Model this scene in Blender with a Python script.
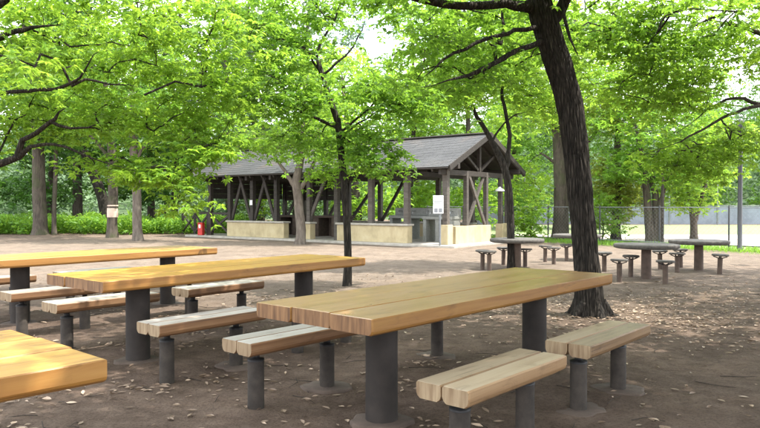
import bpy, math, random
import numpy as np
from mathutils import Vector

R = math.radians
random.seed(7)
rng = np.random.default_rng(11)
scene = bpy.context.scene
for o in list(bpy.data.objects):
    bpy.data.objects.remove(o, do_unlink=True)
COL = scene.collection

# ------------------------------------------------------------------ camera
CAM_H, FOC, CX, HOR = 1.25, 675.0, 380.0, 205.0      # eye height in m, focal length and horizon of the 760 px photograph
cd = bpy.data.cameras.new('camera')
cam = bpy.data.objects.new('camera', cd)
COL.objects.link(cam)
cam.location = (0, 0, CAM_H)
cam.rotation_euler = (R(90 - 0.764), 0, 0)
cd.sensor_width = 36
cd.lens = 36 * FOC / 760
cd.clip_end = 1500
scene.camera = cam

# ------------------------------------------------------------------ light
SUN_ELEV, SUN_AZ = 62, 98       # azimuth clockwise from +Y: high on the right
world = bpy.data.worlds.new('World')
scene.world = world
world.use_nodes = True
nt = world.node_tree
bg = nt.nodes['Background']
sky = nt.nodes.new('ShaderNodeTexSky')
sky.sky_type = 'NISHITA'
sky.sun_disc = False
sky.sun_elevation = R(SUN_ELEV)
sky.sun_rotation = R(SUN_AZ)
sky.air_density = 1.2
sky.dust_density = 2.0
tc = nt.nodes.new('ShaderNodeTexCoord')
cn = nt.nodes.new('ShaderNodeTexNoise')
cn.inputs['Scale'].default_value = 2.6
cn.inputs['Detail'].default_value = 6
cr = nt.nodes.new('ShaderNodeValToRGB')
cr.color_ramp.elements[0].position = 0.30
cr.color_ramp.elements[1].position = 0.50
cm = nt.nodes.new('ShaderNodeMixRGB')
cm.inputs[2].default_value = (8.5, 8.8, 9.2, 1)
nt.links.new(tc.outputs['Generated'], cn.inputs['Vector'])
nt.links.new(cn.outputs['Fac'], cr.inputs[0])
nt.links.new(cr.outputs[0], cm.inputs[0])
nt.links.new(sky.outputs[0], cm.inputs[1])
nt.links.new(cm.outputs[0], bg.inputs['Color'])
bg.inputs['Strength'].default_value = 0.15

sd = bpy.data.lights.new('sun', 'SUN')
sd.energy = 3.3
sd.angle = R(0.53)
sd.color = (1.0, 0.95, 0.86)
sun = bpy.data.objects.new('sun', sd)
COL.objects.link(sun)
sv = Vector((math.sin(R(SUN_AZ)) * math.cos(R(SUN_ELEV)), math.cos(R(SUN_AZ)) * math.cos(R(SUN_ELEV)), math.sin(R(SUN_ELEV))))
sun.rotation_euler = sv.to_track_quat('Z', 'Y').to_euler()
sun.location = (10, -10, 30)

vs = scene.view_settings
vs.view_transform = 'Standard'
vs.look = 'None'
vs.exposure = 1.84
vs.gamma = 1
vs.use_curve_mapping = False
scene.cycles.max_bounces = 7
scene.cycles.transmission_bounces = 5
scene.cycles.use_denoising = True

# ------------------------------------------------------------------ helpers
def P(px, py, Y):
    """world point seen at a pixel of the photograph, Y metres ahead"""
    return np.array([(px - CX) / FOC * Y, Y, CAM_H + (HOR - py) / FOC * Y])

def G(px, py, z=0.0):
    Y = (CAM_H - z) * FOC / (py - HOR)
    return np.array([(px - CX) / FOC * Y, Y, z])

def gz(x, y):
    """gentle unevenness of the trodden soil"""
    return (0.010 * np.sin(1.7 * x + 0.6 * y) * np.sin(1.1 * y - 0.4 * x) + 0.006 * np.sin(3.9 * x - 2.3 * y + 1) + 0.004 * np.sin(7.1 * y + 2.9 * x)) * np.exp(-((x * x + y * y) / 1600.0))

def tag(o, label=None, cat=None, group=None, kind=None):
    if label: o['label'] = label
    if cat: o['category'] = cat
    if group: o['group'] = group
    if kind: o['kind'] = kind
    return o

def empty(name, loc, rz=0.0, label=None, cat=None, group=None):
    o = bpy.data.objects.new(name, None)
    COL.objects.link(o)
    o.location = [float(v) for v in loc]
    o.rotation_euler = (0, 0, rz)
    o.empty_display_size = 0.2
    return tag(o, label, cat, group)

def link(name, me, parent=None, loc=(0, 0, 0), rot=(0, 0, 0), mats=None):
    o = bpy.data.objects.new(name, me)
    COL.objects.link(o)
    o.parent = parent
    o.location = [float(v) for v in loc]
    o.rotation_euler = rot
    if mats:
        for m in mats:
            me.materials.append(m)
    return o

def fast_mesh(name, verts, faces4, smooth=False, tint=None):
    """quads only, from numpy arrays"""
    verts = np.asarray(verts, np.float32)
    faces4 = np.asarray(faces4, np.int32)
    me = bpy.data.meshes.new(name)
    n = len(faces4)
    me.vertices.add(len(verts))
    me.vertices.foreach_set('co', verts.ravel())
    me.loops.add(n * 4)
    me.loops.foreach_set('vertex_index', faces4.ravel())
    me.polygons.add(n)
    me.polygons.foreach_set('loop_start', np.arange(n, dtype=np.int32) * 4)
    me.polygons.foreach_set('loop_total', np.full(n, 4, np.int32))
    me.polygons.foreach_set('use_smooth', np.full(n, smooth, bool))
    if tint is not None:
        a = me.attributes.new('tint', 'FLOAT', 'FACE')
        a.data.foreach_set('value', np.asarray(tint, np.float32))
    me.update()
    return me

class MB:
    """collects boxes, bars, tubes and prisms into one mesh"""
    def __init__(s):
        s.v, s.f, s.mi, s.sm = [], [], [], []
    def add(s, vs_, fs_, mi=0, smooth=False):
        k = len(s.v)
        s.v += [tuple(float(c) for c in v) for v in vs_]
        for f in fs_:
            s.f.append(tuple(k + i for i in f))
            s.mi.append(mi)
            s.sm.append(smooth)
    def box(s, x0, x1, y0, y1, z0, z1, b=0.0, mi=0):
        if b <= 0:
            vs_ = [(x, y, z) for z in (z0, z1) for y in (y0, y1) for x in (x0, x1)]
            s.add(vs_, [(0, 2, 3, 1), (4, 5, 7, 6), (0, 1, 5, 4), (2, 6, 7, 3), (0, 4, 6, 2), (1, 3, 7, 5)], mi)
            return
        rings = []                                   # chamfered box
        for z, i in ((z0, b), (z0 + b, 0), (z1 - b, 0), (z1, b)):
            rings.append([(x0 + i + b, y0 + i, z), (x1 - i - b, y0 + i, z), (x1 - i, y0 + i + b, z), (x1 - i, y1 - i - b, z),
                          (x1 - i - b, y1 - i, z), (x0 + i + b, y1 - i, z), (x0 + i, y1 - i - b, z), (x0 + i, y0 + i + b, z)])
        vs_ = [p for r in rings for p in r]
        fs_ = [tuple(range(7, -1, -1)), tuple(range(24, 32))]
        for k in range(3):
            for i in range(8):
                j = (i + 1) % 8
                fs_.append((k * 8 + i, k * 8 + j, k * 8 + 8 + j, k * 8 + 8 + i))
        s.add(vs_, fs_, mi)
    def bar(s, a, b, w, h, mi=0):
        """square bar between two points: w across, h the other way"""
        a, b = Vector(a), Vector(b)
        t = (b - a).normalized()
        up = Vector((0, 0, 1)) if abs(t.z) < 0.95 else Vector((0, 1, 0))
        sx = t.cross(up).normalized()
        sz = sx.cross(t)
        vs_ = []
        for p in (a, b):
            for i, j in ((-1, -1), (1, -1), (1, 1), (-1, 1)):
                vs_.append(p + sx * (w / 2 * i) + sz * (h / 2 * j))
        s.add(vs_, [(3, 2, 1, 0), (4, 5, 6, 7), (0, 1, 5, 4), (1, 2, 6, 5), (2, 3, 7, 6), (3, 0, 4, 7)], mi)
    def lathe(s, prof, n=20, c=(0, 0), mi=0, smooth=True):
        """prof: list of (r, z) from bottom to top"""
        vs_ = []
        for r, z in prof:
            for i in range(n):
                a = 2 * math.pi * i / n
                vs_.append((c[0] + r * math.cos(a), c[1] + r * math.sin(a), z))
        fs_ = []
        for k in range(len(prof) - 1):
            for i in range(n):
                j = (i + 1) % n
                fs_.append((k * n + i, k * n + j, k * n + n + j, k * n + n + i))
        s.add(vs_, fs_, mi, smooth)
        m = len(prof)
        s.add(vs_[:n], [tuple(range(n - 1, -1, -1))], mi)
        s.add(vs_[(m - 1) * n:], [tuple(range(n))], mi)
    def tube(s, pts, rad, n=8, mi=0):
        v, f = tube_arrays(pts, rad, n)
        s.add(v, f, mi, True)
    def build(s, name, mats, parent=None, loc=(0, 0, 0), rot=(0, 0, 0)):
        return link(name, s.mesh(name, mats), parent, loc, rot)
    def mesh(s, name, mats):
        me = bpy.data.meshes.new(name)
        me.from_pydata(s.v, [], s.f)
        me.polygons.foreach_set('material_index', s.mi)
        me.polygons.foreach_set('use_smooth', s.sm)
        if not isinstance(mats, (list, tuple)): mats = [mats]
        for m in mats: me.materials.append(m)
        me.update()
        return me

def tube_arrays(pts, rad, n=6):
    pts = np.asarray(pts, float)
    rad = np.asarray(rad, float)
    t = np.gradient(pts, axis=0)
    t /= np.linalg.norm(t, axis=1, keepdims=True) + 1e-9
    ref = np.array([0.31, 0.95, 0.05]) if abs(t[:, 2]).mean() > 0.6 else np.array([0.05, 0.1, 1.0])
    a = np.cross(t, ref)
    a /= np.linalg.norm(a, axis=1, keepdims=True) + 1e-9
    b = np.cross(t, a)
    th = np.arange(n) * 2 * np.pi / n
    v = pts[:, None, :] + rad[:, None, None] * (np.cos(th)[None, :, None] * a[:, None, :] + np.sin(th)[None, :, None] * b[:, None, :])
    m = len(pts)
    i = np.arange(n)
    j = (i + 1) % n
    k = (np.arange(m - 1) * n)[:, None]
    f = np.stack([k + i, k + j, k + n + j, k + n + i], -1).reshape(-1, 4)
    return v.reshape(-1, 3), f

def resample(pts, rad, step):
    """smooth (Catmull-Rom) resampling of a polyline with radii"""
    pts = np.asarray(pts, float)
    rad = np.asarray(rad, float)
    q = np.vstack([2 * pts[0] - pts[1], pts, 2 * pts[-1] - pts[-2]])
    out, ro = [], []
    for i in range(len(pts) - 1):
        p0, p1, p2, p3 = q[i], q[i + 1], q[i + 2], q[i + 3]
        n = max(1, int(np.linalg.norm(p2 - p1) / step))
        for k in range(n):
            u = k / n
            out.append(0.5 * (2 * p1 + (p2 - p0) * u + (2 * p0 - 5 * p1 + 4 * p2 - p3) * u * u + (3 * p1 - p0 - 3 * p2 + p3) * u ** 3))
            ro.append(rad[i] * (1 - u) + rad[i + 1] * u)
    out.append(pts[-1])
    ro.append(rad[-1])
    return np.array(out), np.array(ro)

# ------------------------------------------------------------------ materials
def new_mat(name):
    m = bpy.data.materials.new(name)
    m.use_nodes = True
    return m, m.node_tree, m.node_tree.nodes['Principled BSDF']

def N(t, kind, **kw):
    n = t.nodes.new(kind)
    for k, v in kw.items():
        if k in n.inputs.keys(): n.inputs[k].default_value = v
        else: setattr(n, k, v)
    return n

def ramp(t, fac, stops):
    r = t.nodes.new('ShaderNodeValToRGB')
    e = r.color_ramp.elements
    while len(e) < len(stops): e.new(0.5)
    for k, (p, c) in enumerate(stops):
        e[k].position = p
        e[k].color = (*c, 1) if len(c) == 3 else c
    t.links.new(fac, r.inputs[0])
    return r.outputs[0]

def bump(t, b, h, dist=0.01, strength=1.0):
    bn = N(t, 'ShaderNodeBump', Distance=dist, Strength=strength)
    t.links.new(h, bn.inputs['Height'])
    t.links.new(bn.outputs[0], b.inputs['Normal'])

def mix(t, fac, a, b, mode='MIX'):
    m = t.nodes.new('ShaderNodeMixRGB')
    m.blend_type = mode
    for s, v in zip(m.inputs, (fac, a, b)):
        if hasattr(v, 'links') or isinstance(v, bpy.types.NodeSocket): t.links.new(v, s)
        elif isinstance(v, (int, float)): s.default_value = v
        else: s.default_value = (*v, 1)
    return m.outputs[0]

def coords(t, scale=(1, 1, 1), kind='Object', rand=0.0):
    c = t.nodes.new('ShaderNodeTexCoord')
    mp = N(t, 'ShaderNodeMapping')
    mp.inputs['Scale'].default_value = scale
    t.links.new(c.outputs[kind], mp.inputs['Vector'])
    if rand:
        oi = t.nodes.new('ShaderNodeObjectInfo')
        cx = N(t, 'ShaderNodeCombineXYZ')
        ml = N(t, 'ShaderNodeMath', operation='MULTIPLY')
        ml.inputs[1].default_value = rand
        t.links.new(oi.outputs['Random'], ml.inputs[0])
        for k in range(3): t.links.new(ml.outputs[0], cx.inputs[k])
        t.links.new(cx.outputs[0], mp.inputs['Location'])
    return mp.outputs[0]

def plain(name, col, rough=0.7, var=0.25, scale=8, bmp=0.002, metal=0.0, kind='Object'):
    m, t, b = new_mat(name)
    c = coords(t, kind=kind, rand=9.0 if kind == 'Object' else 0)
    n = N(t, 'ShaderNodeTexNoise', Scale=scale, Detail=6.0, Roughness=0.65)
    t.links.new(c, n.inputs['Vector'])
    lo = tuple(v * (1 - var) for v in col)
    hi = tuple(min(1, v * (1 + var)) for v in col)
    t.links.new(ramp(t, n.outputs['Fac'], [(0.3, lo), (0.7, hi)]), b.inputs['Base Color'])
    b.inputs['Roughness'].default_value = rough
    b.inputs['Metallic'].default_value = metal
    if bmp: bump(t, b, n.outputs['Fac'], bmp)
    return m

def wood(name, c1, c2, c3, rough=0.4, streak=30, fade=None, fade_amt=0.0, coat=0.0):
    """planks with grain along local x; 'fade' a bleached colour in worn streaks"""
    m, t, b = new_mat(name)
    c = coords(t, (1.1, streak, streak), rand=37.0)
    n = N(t, 'ShaderNodeTexNoise', Scale=1.0, Detail=7.0, Roughness=0.6, Distortion=0.6)
    t.links.new(c, n.inputs['Vector'])
    col = ramp(t, n.outputs['Fac'], [(0.30, c1), (0.5, c2), (0.70, c3)])
    cb = coords(t, (1.6, 5, 5), rand=11.0)
    nb = N(t, 'ShaderNodeTexNoise', Scale=1.3, Detail=4.0)
    t.links.new(cb, nb.inputs['Vector'])
    if fade:
        fm = ramp(t, nb.outputs['Fac'], [(0.25, (fade_amt * 0.3,) * 3), (0.75, (fade_amt,) * 3)])
        col = mix(t, fm, col, fade)
    ns = N(t, 'ShaderNodeTexNoise', Scale=1.0, Detail=5.0, Roughness=0.7, Distortion=1.2)
    t.links.new(coords(t, (2.2, 9, 9), rand=19.0), ns.inputs['Vector'])
    col = mix(t, 0.75, col, ramp(t, ns.outputs['Fac'], [(0.30, (0.45, 0.42, 0.40)), (0.44, (1, 1, 1)), (0.8, (1, 1, 1))]), 'MULTIPLY')
    nk = N(t, 'ShaderNodeTexNoise', Scale=1.0, Detail=3.0, Roughness=0.6, Distortion=0.3)
    t.links.new(coords(t, (0.8, 62, 62), rand=51.0), nk.inputs['Vector'])
    col = mix(t, 0.8, col, ramp(t, nk.outputs['Fac'], [(0.29, (0.30, 0.26, 0.23)), (0.36, (1, 1, 1)), (0.9, (1, 1, 1))]), 'MULTIPLY')
    oi = t.nodes.new('ShaderNodeObjectInfo')
    vv = N(t, 'ShaderNodeMapRange')
    vv.inputs['To Min'].default_value = 0.78
    vv.inputs['To Max'].default_value = 1.12
    t.links.new(oi.outputs['Random'], vv.inputs['Value'])
    hs = N(t, 'ShaderNodeHueSaturation')
    t.links.new(vv.outputs[0], hs.inputs['Value'])
    t.links.new(col, hs.inputs['Color'])
    t.links.new(hs.outputs[0], b.inputs['Base Color'])
    rr = N(t, 'ShaderNodeMapRange')
    rr.inputs['To Min'].default_value = rough - 0.1
    rr.inputs['To Max'].default_value = rough + 0.15
    t.links.new(nb.outputs['Fac'], rr.inputs['Value'])
    t.links.new(rr.outputs[0], b.inputs['Roughness'])
    b.inputs['Coat Weight'].default_value = coat
    b.inputs['Coat Roughness'].default_value = 0.25
    bump(t, b, n.outputs['Fac'], 0.0012)
    return m

def endgrain(name, c1, c2):
    m, t, b = new_mat(name)
    c = coords(t, (4, 45, 5), rand=23.0)
    n = N(t, 'ShaderNodeTexNoise', Scale=1.0, Detail=5.0)
    t.links.new(c, n.inputs['Vector'])
    t.links.new(ramp(t, n.outputs['Fac'], [(0.3, c1), (0.68, c2)]), b.inputs['Base Color'])
    b.inputs['Roughness'].default_value = 0.7
    bump(t, b, n.outputs['Fac'], 0.003)
    return m

def leafmat(name, dark, light, glow, trans=0.45):
    m, t, b = new_mat(name)
    at = N(t, 'ShaderNodeAttribute', attribute_name='tint')
    col = ramp(t, at.outputs['Fac'], [(0.0, dark), (0.75, light), (1.0, tuple(min(1, v * 1.35) for v in light))])
    t.links.new(col, b.inputs['Base Color'])
    b.inputs['Roughness'].default_value = 0.5
    b.inputs['Specular IOR Level'].default_value = 0.35
    tr = t.nodes.new('ShaderNodeBsdfTranslucent')
    gcol = ramp(t, at.outputs['Fac'], [(0.0, tuple(v * 0.7 for v in glow)), (1.0, glow)])
    t.links.new(gcol, tr.inputs['Color'])
    mx = t.nodes.new('ShaderNodeMixShader')
    mx.inputs[0].default_value = trans
    t.links.new(b.outputs[0], mx.inputs[1])
    t.links.new(tr.outputs[0], mx.inputs[2])
    t.links.new(mx.outputs[0], t.nodes['Material Output'].inputs['Surface'])
    return m

def bark(name, dark, light, sx=14, sz=2.2, dist=0.02, moss=None):
    m, t, b = new_mat(name)
    c = coords(t, (sx, sx, sz), kind='Object')
    n = N(t, 'ShaderNodeTexNoise', Scale=1.0, Detail=7.0, Roughness=0.65, Distortion=0.5)
    t.links.new(c, n.inputs['Vector'])
    col = ramp(t, n.outputs['Fac'], [(0.32, dark), (0.66, light)])
    c2 = coords(t, (1, 1, 1), kind='Object')
    n2 = N(t, 'ShaderNodeTexNoise', Scale=2.3, Detail=4.0)
    t.links.new(c2, n2.inputs['Vector'])
    if moss:
        col = mix(t, ramp(t, n2.outputs['Fac'], [(0.5, (0, 0, 0)), (0.68, (0.7, 0.7, 0.7))]), col, moss)
    t.links.new(col, b.inputs['Base Color'])
    b.inputs['Roughness'].default_value = 0.9
    b.inputs['Specular IOR Level'].default_value = 0.2
    bump(t, b, n.outputs['Fac'], dist)
    return m

M = {}
M['wood_yellow'] = wood('yellow_varnished_wood', (0.285, 0.136, 0.022), (0.38, 0.20, 0.034), (0.445, 0.255, 0.058), 0.40, 26, coat=0.1)
M['wood_tan'] = wood('tan_varnished_wood', (0.27, 0.126, 0.034), (0.345, 0.172, 0.052), (0.395, 0.212, 0.074), 0.30, 26, (0.34, 0.21, 0.12), 0.5, coat=0.3)
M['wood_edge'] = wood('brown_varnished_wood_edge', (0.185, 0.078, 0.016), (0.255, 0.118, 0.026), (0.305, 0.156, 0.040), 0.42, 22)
M['wood_bench'] = wood('brown_bench_wood', (0.135, 0.062, 0.026), (0.20, 0.100, 0.044), (0.25, 0.142, 0.068), 0.55, 28)
M['wood_grey'] = wood('weathered_bench_wood', (0.204, 0.170, 0.133), (0.258, 0.224, 0.182), (0.306, 0.272, 0.231), 0.55, 34, (0.354, 0.340, 0.315), 0.7)
M['wood_pale'] = wood('pale_bench_wood', (0.200, 0.136, 0.076), (0.248, 0.180, 0.106), (0.296, 0.228, 0.144), 0.5, 30, (0.305, 0.255, 0.185), 0.55)
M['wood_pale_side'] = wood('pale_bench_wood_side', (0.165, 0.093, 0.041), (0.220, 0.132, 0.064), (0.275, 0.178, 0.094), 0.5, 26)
M['end'] = endgrain('end_grain_wood', (0.085, 0.038, 0.015), (0.225, 0.118, 0.050))
M['end_pale'] = endgrain('pale_end_grain_wood', (0.158, 0.098, 0.051), (0.302, 0.224, 0.136))
M['post'] = plain('dark_brown_painted_post', (0.022, 0.0165, 0.0135), 0.8, 0.45, 7, 0.002)
M['leg'] = plain('weathered_brown_concrete_leg', (0.036, 0.0285, 0.023), 0.9, 0.5, 11, 0.004)
M['iron'] = plain('black_iron_bracket', (0.02, 0.019, 0.02), 0.5, 0.3, 20, 0.0005, 0.4)
M['concrete'] = plain('pale_worn_concrete', (0.30, 0.27, 0.23), 0.9, 0.25, 10, 0.004)
M['footing'] = plain('soil_stained_concrete', (0.080, 0.058, 0.045), 0.95, 0.3, 9, 0.006)
M['pillar'] = plain('brown_concrete_pillar', (0.085, 0.058, 0.045), 0.85, 0.3, 12, 0.003)
M['slab_grey'] = plain('grey_washed_concrete_top', (0.072, 0.064, 0.056), 0.85, 0.45, 22, 0.003)
m, t, b = new_mat('cream_rendered_wall')          # rain streaks and blotchy grime
n1 = N(t, 'ShaderNodeTexNoise', Scale=1.0, Detail=6.0, Roughness=0.7)
t.links.new(coords(t, (3.2, 3.2, 0.9), rand=5.0), n1.inputs['Vector'])
n2 = N(t, 'ShaderNodeTexNoise', Scale=2.6, Detail=7.0, Roughness=0.65)
t.links.new(coords(t, (1, 1, 1), rand=9.0), n2.inputs['Vector'])
base_c = ramp(t, n2.outputs['Fac'], [(0.3, (0.33, 0.275, 0.165)), (0.5, (0.43, 0.355, 0.215)), (0.7, (0.47, 0.40, 0.26))])
strk = ramp(t, n1.outputs['Fac'], [(0.36, (0.62, 0.58, 0.52)), (0.56, (1, 1, 1))])
t.links.new(mix(t, 0.45, base_c, strk, 'MULTIPLY'), b.inputs['Base Color'])
b.inputs['Roughness'].default_value = 0.9
bump(t, b, n2.outputs['Fac'], 0.004)
M['cream'] = m
M['cap'] = plain('light_concrete_cap', (0.331, 0.305, 0.266), 0.85, 0.2, 7, 0.003)
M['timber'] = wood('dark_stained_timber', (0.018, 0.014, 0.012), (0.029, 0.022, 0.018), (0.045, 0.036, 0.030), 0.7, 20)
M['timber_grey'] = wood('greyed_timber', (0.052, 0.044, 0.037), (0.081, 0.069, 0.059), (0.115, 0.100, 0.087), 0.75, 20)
M['sinkgrey'] = plain('grey_terrazzo_sink', (0.22, 0.225, 0.21), 0.6, 0.2, 18, 0.001)
M['steel'] = plain('steel', (0.5, 0.5, 0.5), 0.3, 0.1, 20, 0.0, 1.0)
M['white'] = plain('white_board', (0.75, 0.76, 0.77), 0.5, 0.05, 4, 0)
M['ink'] = plain('grey_print', (0.22, 0.23, 0.25), 0.6, 0.1, 4, 0)
M['red'] = plain('red_enamel', (0.50, 0.025, 0.02), 0.35, 0.12, 6, 0)
M['black'] = plain('black_painted_metal', (0.025, 0.026, 0.028), 0.45, 0.2, 12, 0)
M['galv'] = plain('galvanised_steel', (0.16, 0.17, 0.18), 0.6, 0.2, 14, 0, 0.2)
M['tape'] = plain('pale_pink_wrapping_tape', (0.55, 0.42, 0.34), 0.8, 0.15, 12, 0.002)
M['blue_net'] = plain('blue_grey_windscreen', (0.15, 0.175, 0.205), 0.8, 0.25, 1.5, 0.002)
M['court'] = plain('pale_pink_court_surface', (0.56, 0.46, 0.42), 0.9, 0.1, 0.6, 0.002, kind='Generated')

# roof shingles
m, t, b = new_mat('weathered_grey_shingle')
c = coords(t, (1, 1, 1), kind='Object')
n1 = N(t, 'ShaderNodeTexNoise', Scale=0.9, Detail=5.0)
n2 = N(t, 'ShaderNodeTexNoise', Scale=26.0, Detail=3.0)
t.links.new(c, n1.inputs['Vector'])
t.links.new(c, n2.inputs['Vector'])
base_c = ramp(t, n1.outputs['Fac'], [(0.34, (0.045, 0.045, 0.047)), (0.56, (0.060, 0.060, 0.062)), (0.72, (0.084, 0.068, 0.058))])
t.links.new(mix(t, 0.5, base_c, ramp(t, n2.outputs['Fac'], [(0.3, (0.6, 0.6, 0.6)), (0.7, (1, 1, 1))]), 'MULTIPLY'), b.inputs['Base Color'])
b.inputs['Roughness'].default_value = 0.75
bump(t, b, n2.outputs['Fac'], 0.006)
M['shingle'] = m

# soil
m, t, b = new_mat('trodden_soil')
c = coords(t, (1, 1, 1), kind='Object')
n1 = N(t, 'ShaderNodeTexNoise', Scale=0.35, Detail=6.0, Roughness=0.6)
n2 = N(t, 'ShaderNodeTexNoise', Scale=5.5, Detail=8.0, Roughness=0.7)
n3 = N(t, 'ShaderNodeTexNoise', Scale=55.0, Detail=5.0, Roughness=0.75)
for n in (n1, n2, n3): t.links.new(c, n.inputs['Vector'])
soil = ramp(t, n2.outputs['Fac'], [(0.28, (0.104, 0.072, 0.053)), (0.5, (0.162, 0.116, 0.088)), (0.72, (0.222, 0.165, 0.128))])
soil_pale = ramp(t, n2.outputs['Fac'], [(0.28, (0.162, 0.124, 0.094)), (0.5, (0.208, 0.164, 0.128)), (0.72, (0.252, 0.206, 0.166))])
vm = N(t, 'ShaderNodeVectorMath', operation='DISTANCE')      # paler ground round the clearing in front of the shelter
mp = N(t, 'ShaderNodeMapping')
mp.inputs['Scale'].default_value = (0.8, 1.0, 1)
t.links.new(c, mp.inputs['Vector'])
t.links.new(mp.outputs[0], vm.inputs[0])
vm.inputs[1].default_value = (-0.5, 20.0, 0)
dn = N(t, 'ShaderNodeMath', operation='MULTIPLY_ADD')
t.links.new(n1.outputs['Fac'], dn.inputs[0])
dn.inputs[1].default_value = 6.0
t.links.new(vm.outputs['Value'], dn.inputs[2])
mr = N(t, 'ShaderNodeMapRange')
mr.inputs['From Min'].default_value = 16.5
mr.inputs['From Max'].default_value = 11.5
t.links.new(dn.outputs[0], mr.inputs['Value'])
col = mix(t, mr.outputs[0], soil, soil_pale)
grit = ramp(t, n3.outputs['Fac'], [(0.30, (0.42, 0.40, 0.39)), (0.52, (1, 1, 1)), (0.8, (1.0, 1.0, 1.0))])
n4 = N(t, 'ShaderNodeTexNoise', Scale=1.4, Detail=5.0, Roughness=0.65, Distortion=0.8)   # damp and scuffed patches
t.links.new(c, n4.inputs['Vector'])
col = mix(t, 0.85, col, ramp(t, n4.outputs['Fac'], [(0.3, (0.66, 0.64, 0.63)), (0.5, (0.95, 0.95, 0.95)), (0.7, (1.25, 1.22, 1.18))]), 'MULTIPLY')
vg = N(t, 'ShaderNodeTexVoronoi', Scale=75.0)                                              # scattered grit
t.links.new(c, vg.inputs['Vector'])
col = mix(t, ramp(t, vg.outputs['Distance'], [(0.10, (0.55, 0.55, 0.55)), (0.20, (0, 0, 0))]), col, (0.26, 0.215, 0.175))
t.links.new(mix(t, 0.9, col, grit, 'MULTIPLY'), b.inputs['Base Color'])
b.inputs['Roughness'].default_value = 0.95
b.inputs['Specular IOR Level'].default_value = 0.15
hm = N(t, 'ShaderNodeMath', operation='MULTIPLY_ADD')
t.links.new(n2.outputs['Fac'], hm.inputs[0])
hm.inputs[1].default_value = 2.5
t.links.new(n3.outputs['Fac'], hm.inputs[2])
bump(t, b, hm.outputs[0], 0.03)
M['soil'] = m
M['turf'] = plain('short_turf', (0.155, 0.20, 0.085), 0.95, 0.3, 3, 0.02)
M['hill'] = plain('wooded_hillside', (0.06, 0.10, 0.035), 1.0, 0.4, 0.2, 0.3)

M['leaf'] = leafmat('fresh_green_leaves', (0.034, 0.095, 0.012), (0.092, 0.205, 0.022), (0.35, 0.60, 0.055), 0.5)
M['leaf_yellow'] = leafmat('yellow_green_leaves', (0.055, 0.130, 0.014), (0.130, 0.26, 0.026), (0.45, 0.68, 0.065), 0.5)
M['leaf_mid'] = leafmat('mid_green_leaves', (0.030, 0.085, 0.015), (0.082, 0.185, 0.026), (0.30, 0.53, 0.06), 0.5)
M['leaf_shade'] = leafmat('canopy_leaves', (0.045, 0.09, 0.012), (0.09, 0.16, 0.02), (0.24, 0.36, 0.05), 0.3)
M['leaf_dark'] = leafmat('deep_green_leaves', (0.018, 0.055, 0.010), (0.045, 0.11, 0.018), (0.12, 0.28, 0.03), 0.35)
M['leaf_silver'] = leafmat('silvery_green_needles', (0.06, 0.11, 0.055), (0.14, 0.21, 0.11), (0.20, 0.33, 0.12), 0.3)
M['leaf_ivy'] = leafmat('ivy_leaves', (0.06, 0.11, 0.018), (0.15, 0.20, 0.035), (0.42, 0.52, 0.06), 0.5)
M['grassy'] = leafmat('undergrowth_leaves', (0.065, 0.15, 0.02), (0.14, 0.29, 0.04), (0.38, 0.62, 0.06), 0.45)
M['litter'] = leafmat('dry_fallen_leaves', (0.08, 0.048, 0.029), (0.37, 0.28, 0.205), (0.4, 0.3, 0.2), 0.12)
M['bark_dark'] = bark('dark_furrowed_bark', (0.013, 0.011, 0.0095), (0.066, 0.055, 0.045), 36, 5, 0.025)
t = M['bark_dark'].node_tree                       # long plates parted by deep cracks
b = t.nodes['Principled BSDF']
c = coords(t, (30, 30, 4.5), kind='Object')
dn = N(t, 'ShaderNodeTexNoise', Scale=3.0, Detail=3.0)
t.links.new(coords(t, (3, 3, 2), kind='Object'), dn.inputs['Vector'])
wv = mix(t, 0.16, c, dn.outputs['Color'], 'ADD')
vo = N(t, 'ShaderNodeTexVoronoi', Scale=1.0)
vo.feature = 'DISTANCE_TO_EDGE'
t.links.new(wv, vo.inputs['Vector'])
crack = ramp(t, vo.outputs['Distance'], [(0.0, (0.42, 0.42, 0.42)), (0.30, (1, 1, 1))])
old = b.inputs['Base Color'].links[0].from_socket
t.links.new(mix(t, 1.0, old, crack, 'MULTIPLY'), b.inputs['Base Color'])
bump(t, b, crack, 0.025)
M['bark_brown'] = bark('brown_bark', (0.022, 0.018, 0.015), (0.075, 0.061, 0.050), 20, 3, 0.015)
M['bark_grey'] = bark('pale_grey_bark', (0.068, 0.055, 0.045), (0.167, 0.141, 0.116), 10, 3, 0.012)
M['bark_mid'] = bark('grey_brown_bark', (0.037, 0.030, 0.024), (0.105, 0.087, 0.070), 14, 3, 0.015, (0.056, 0.066, 0.029))

# ------------------------------------------------------------------ ground
def lines(far, near, fine, coarse):
    a = list(np.arange(-near, near + 1e-6, fine))
    x = near
    while x < far:
        x = min(far, x * 1.25)
        a = [-x] + a + [x]
    return np.array(a)

gx = lines(300, 12, 0.16, 5)
gy = lines(300, 15, 0.16, 5)
XX, YY = np.meshgrid(gx, gy)
V = np.stack([XX, YY, gz(XX, YY)], -1).reshape(-1, 3)
nx, ny = len(gx), len(gy)
I, J = np.meshgrid(np.arange(nx - 1), np.arange(ny - 1))
k = (J * nx + I).ravel()
me = fast_mesh('ground', V, np.stack([k, k + 1, k + nx + 1, k + nx], -1), True)
tag(link('ground', me, mats=[M['soil']]), kind='structure')

def sheet(name, pts, z, mat):
    me = bpy.data.meshes.new(name)
    me.from_pydata([(x, y, z) for x, y in pts], [], [tuple(range(len(pts)))])
    return tag(link(name, me, mats=[mat]), kind='structure')

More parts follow.
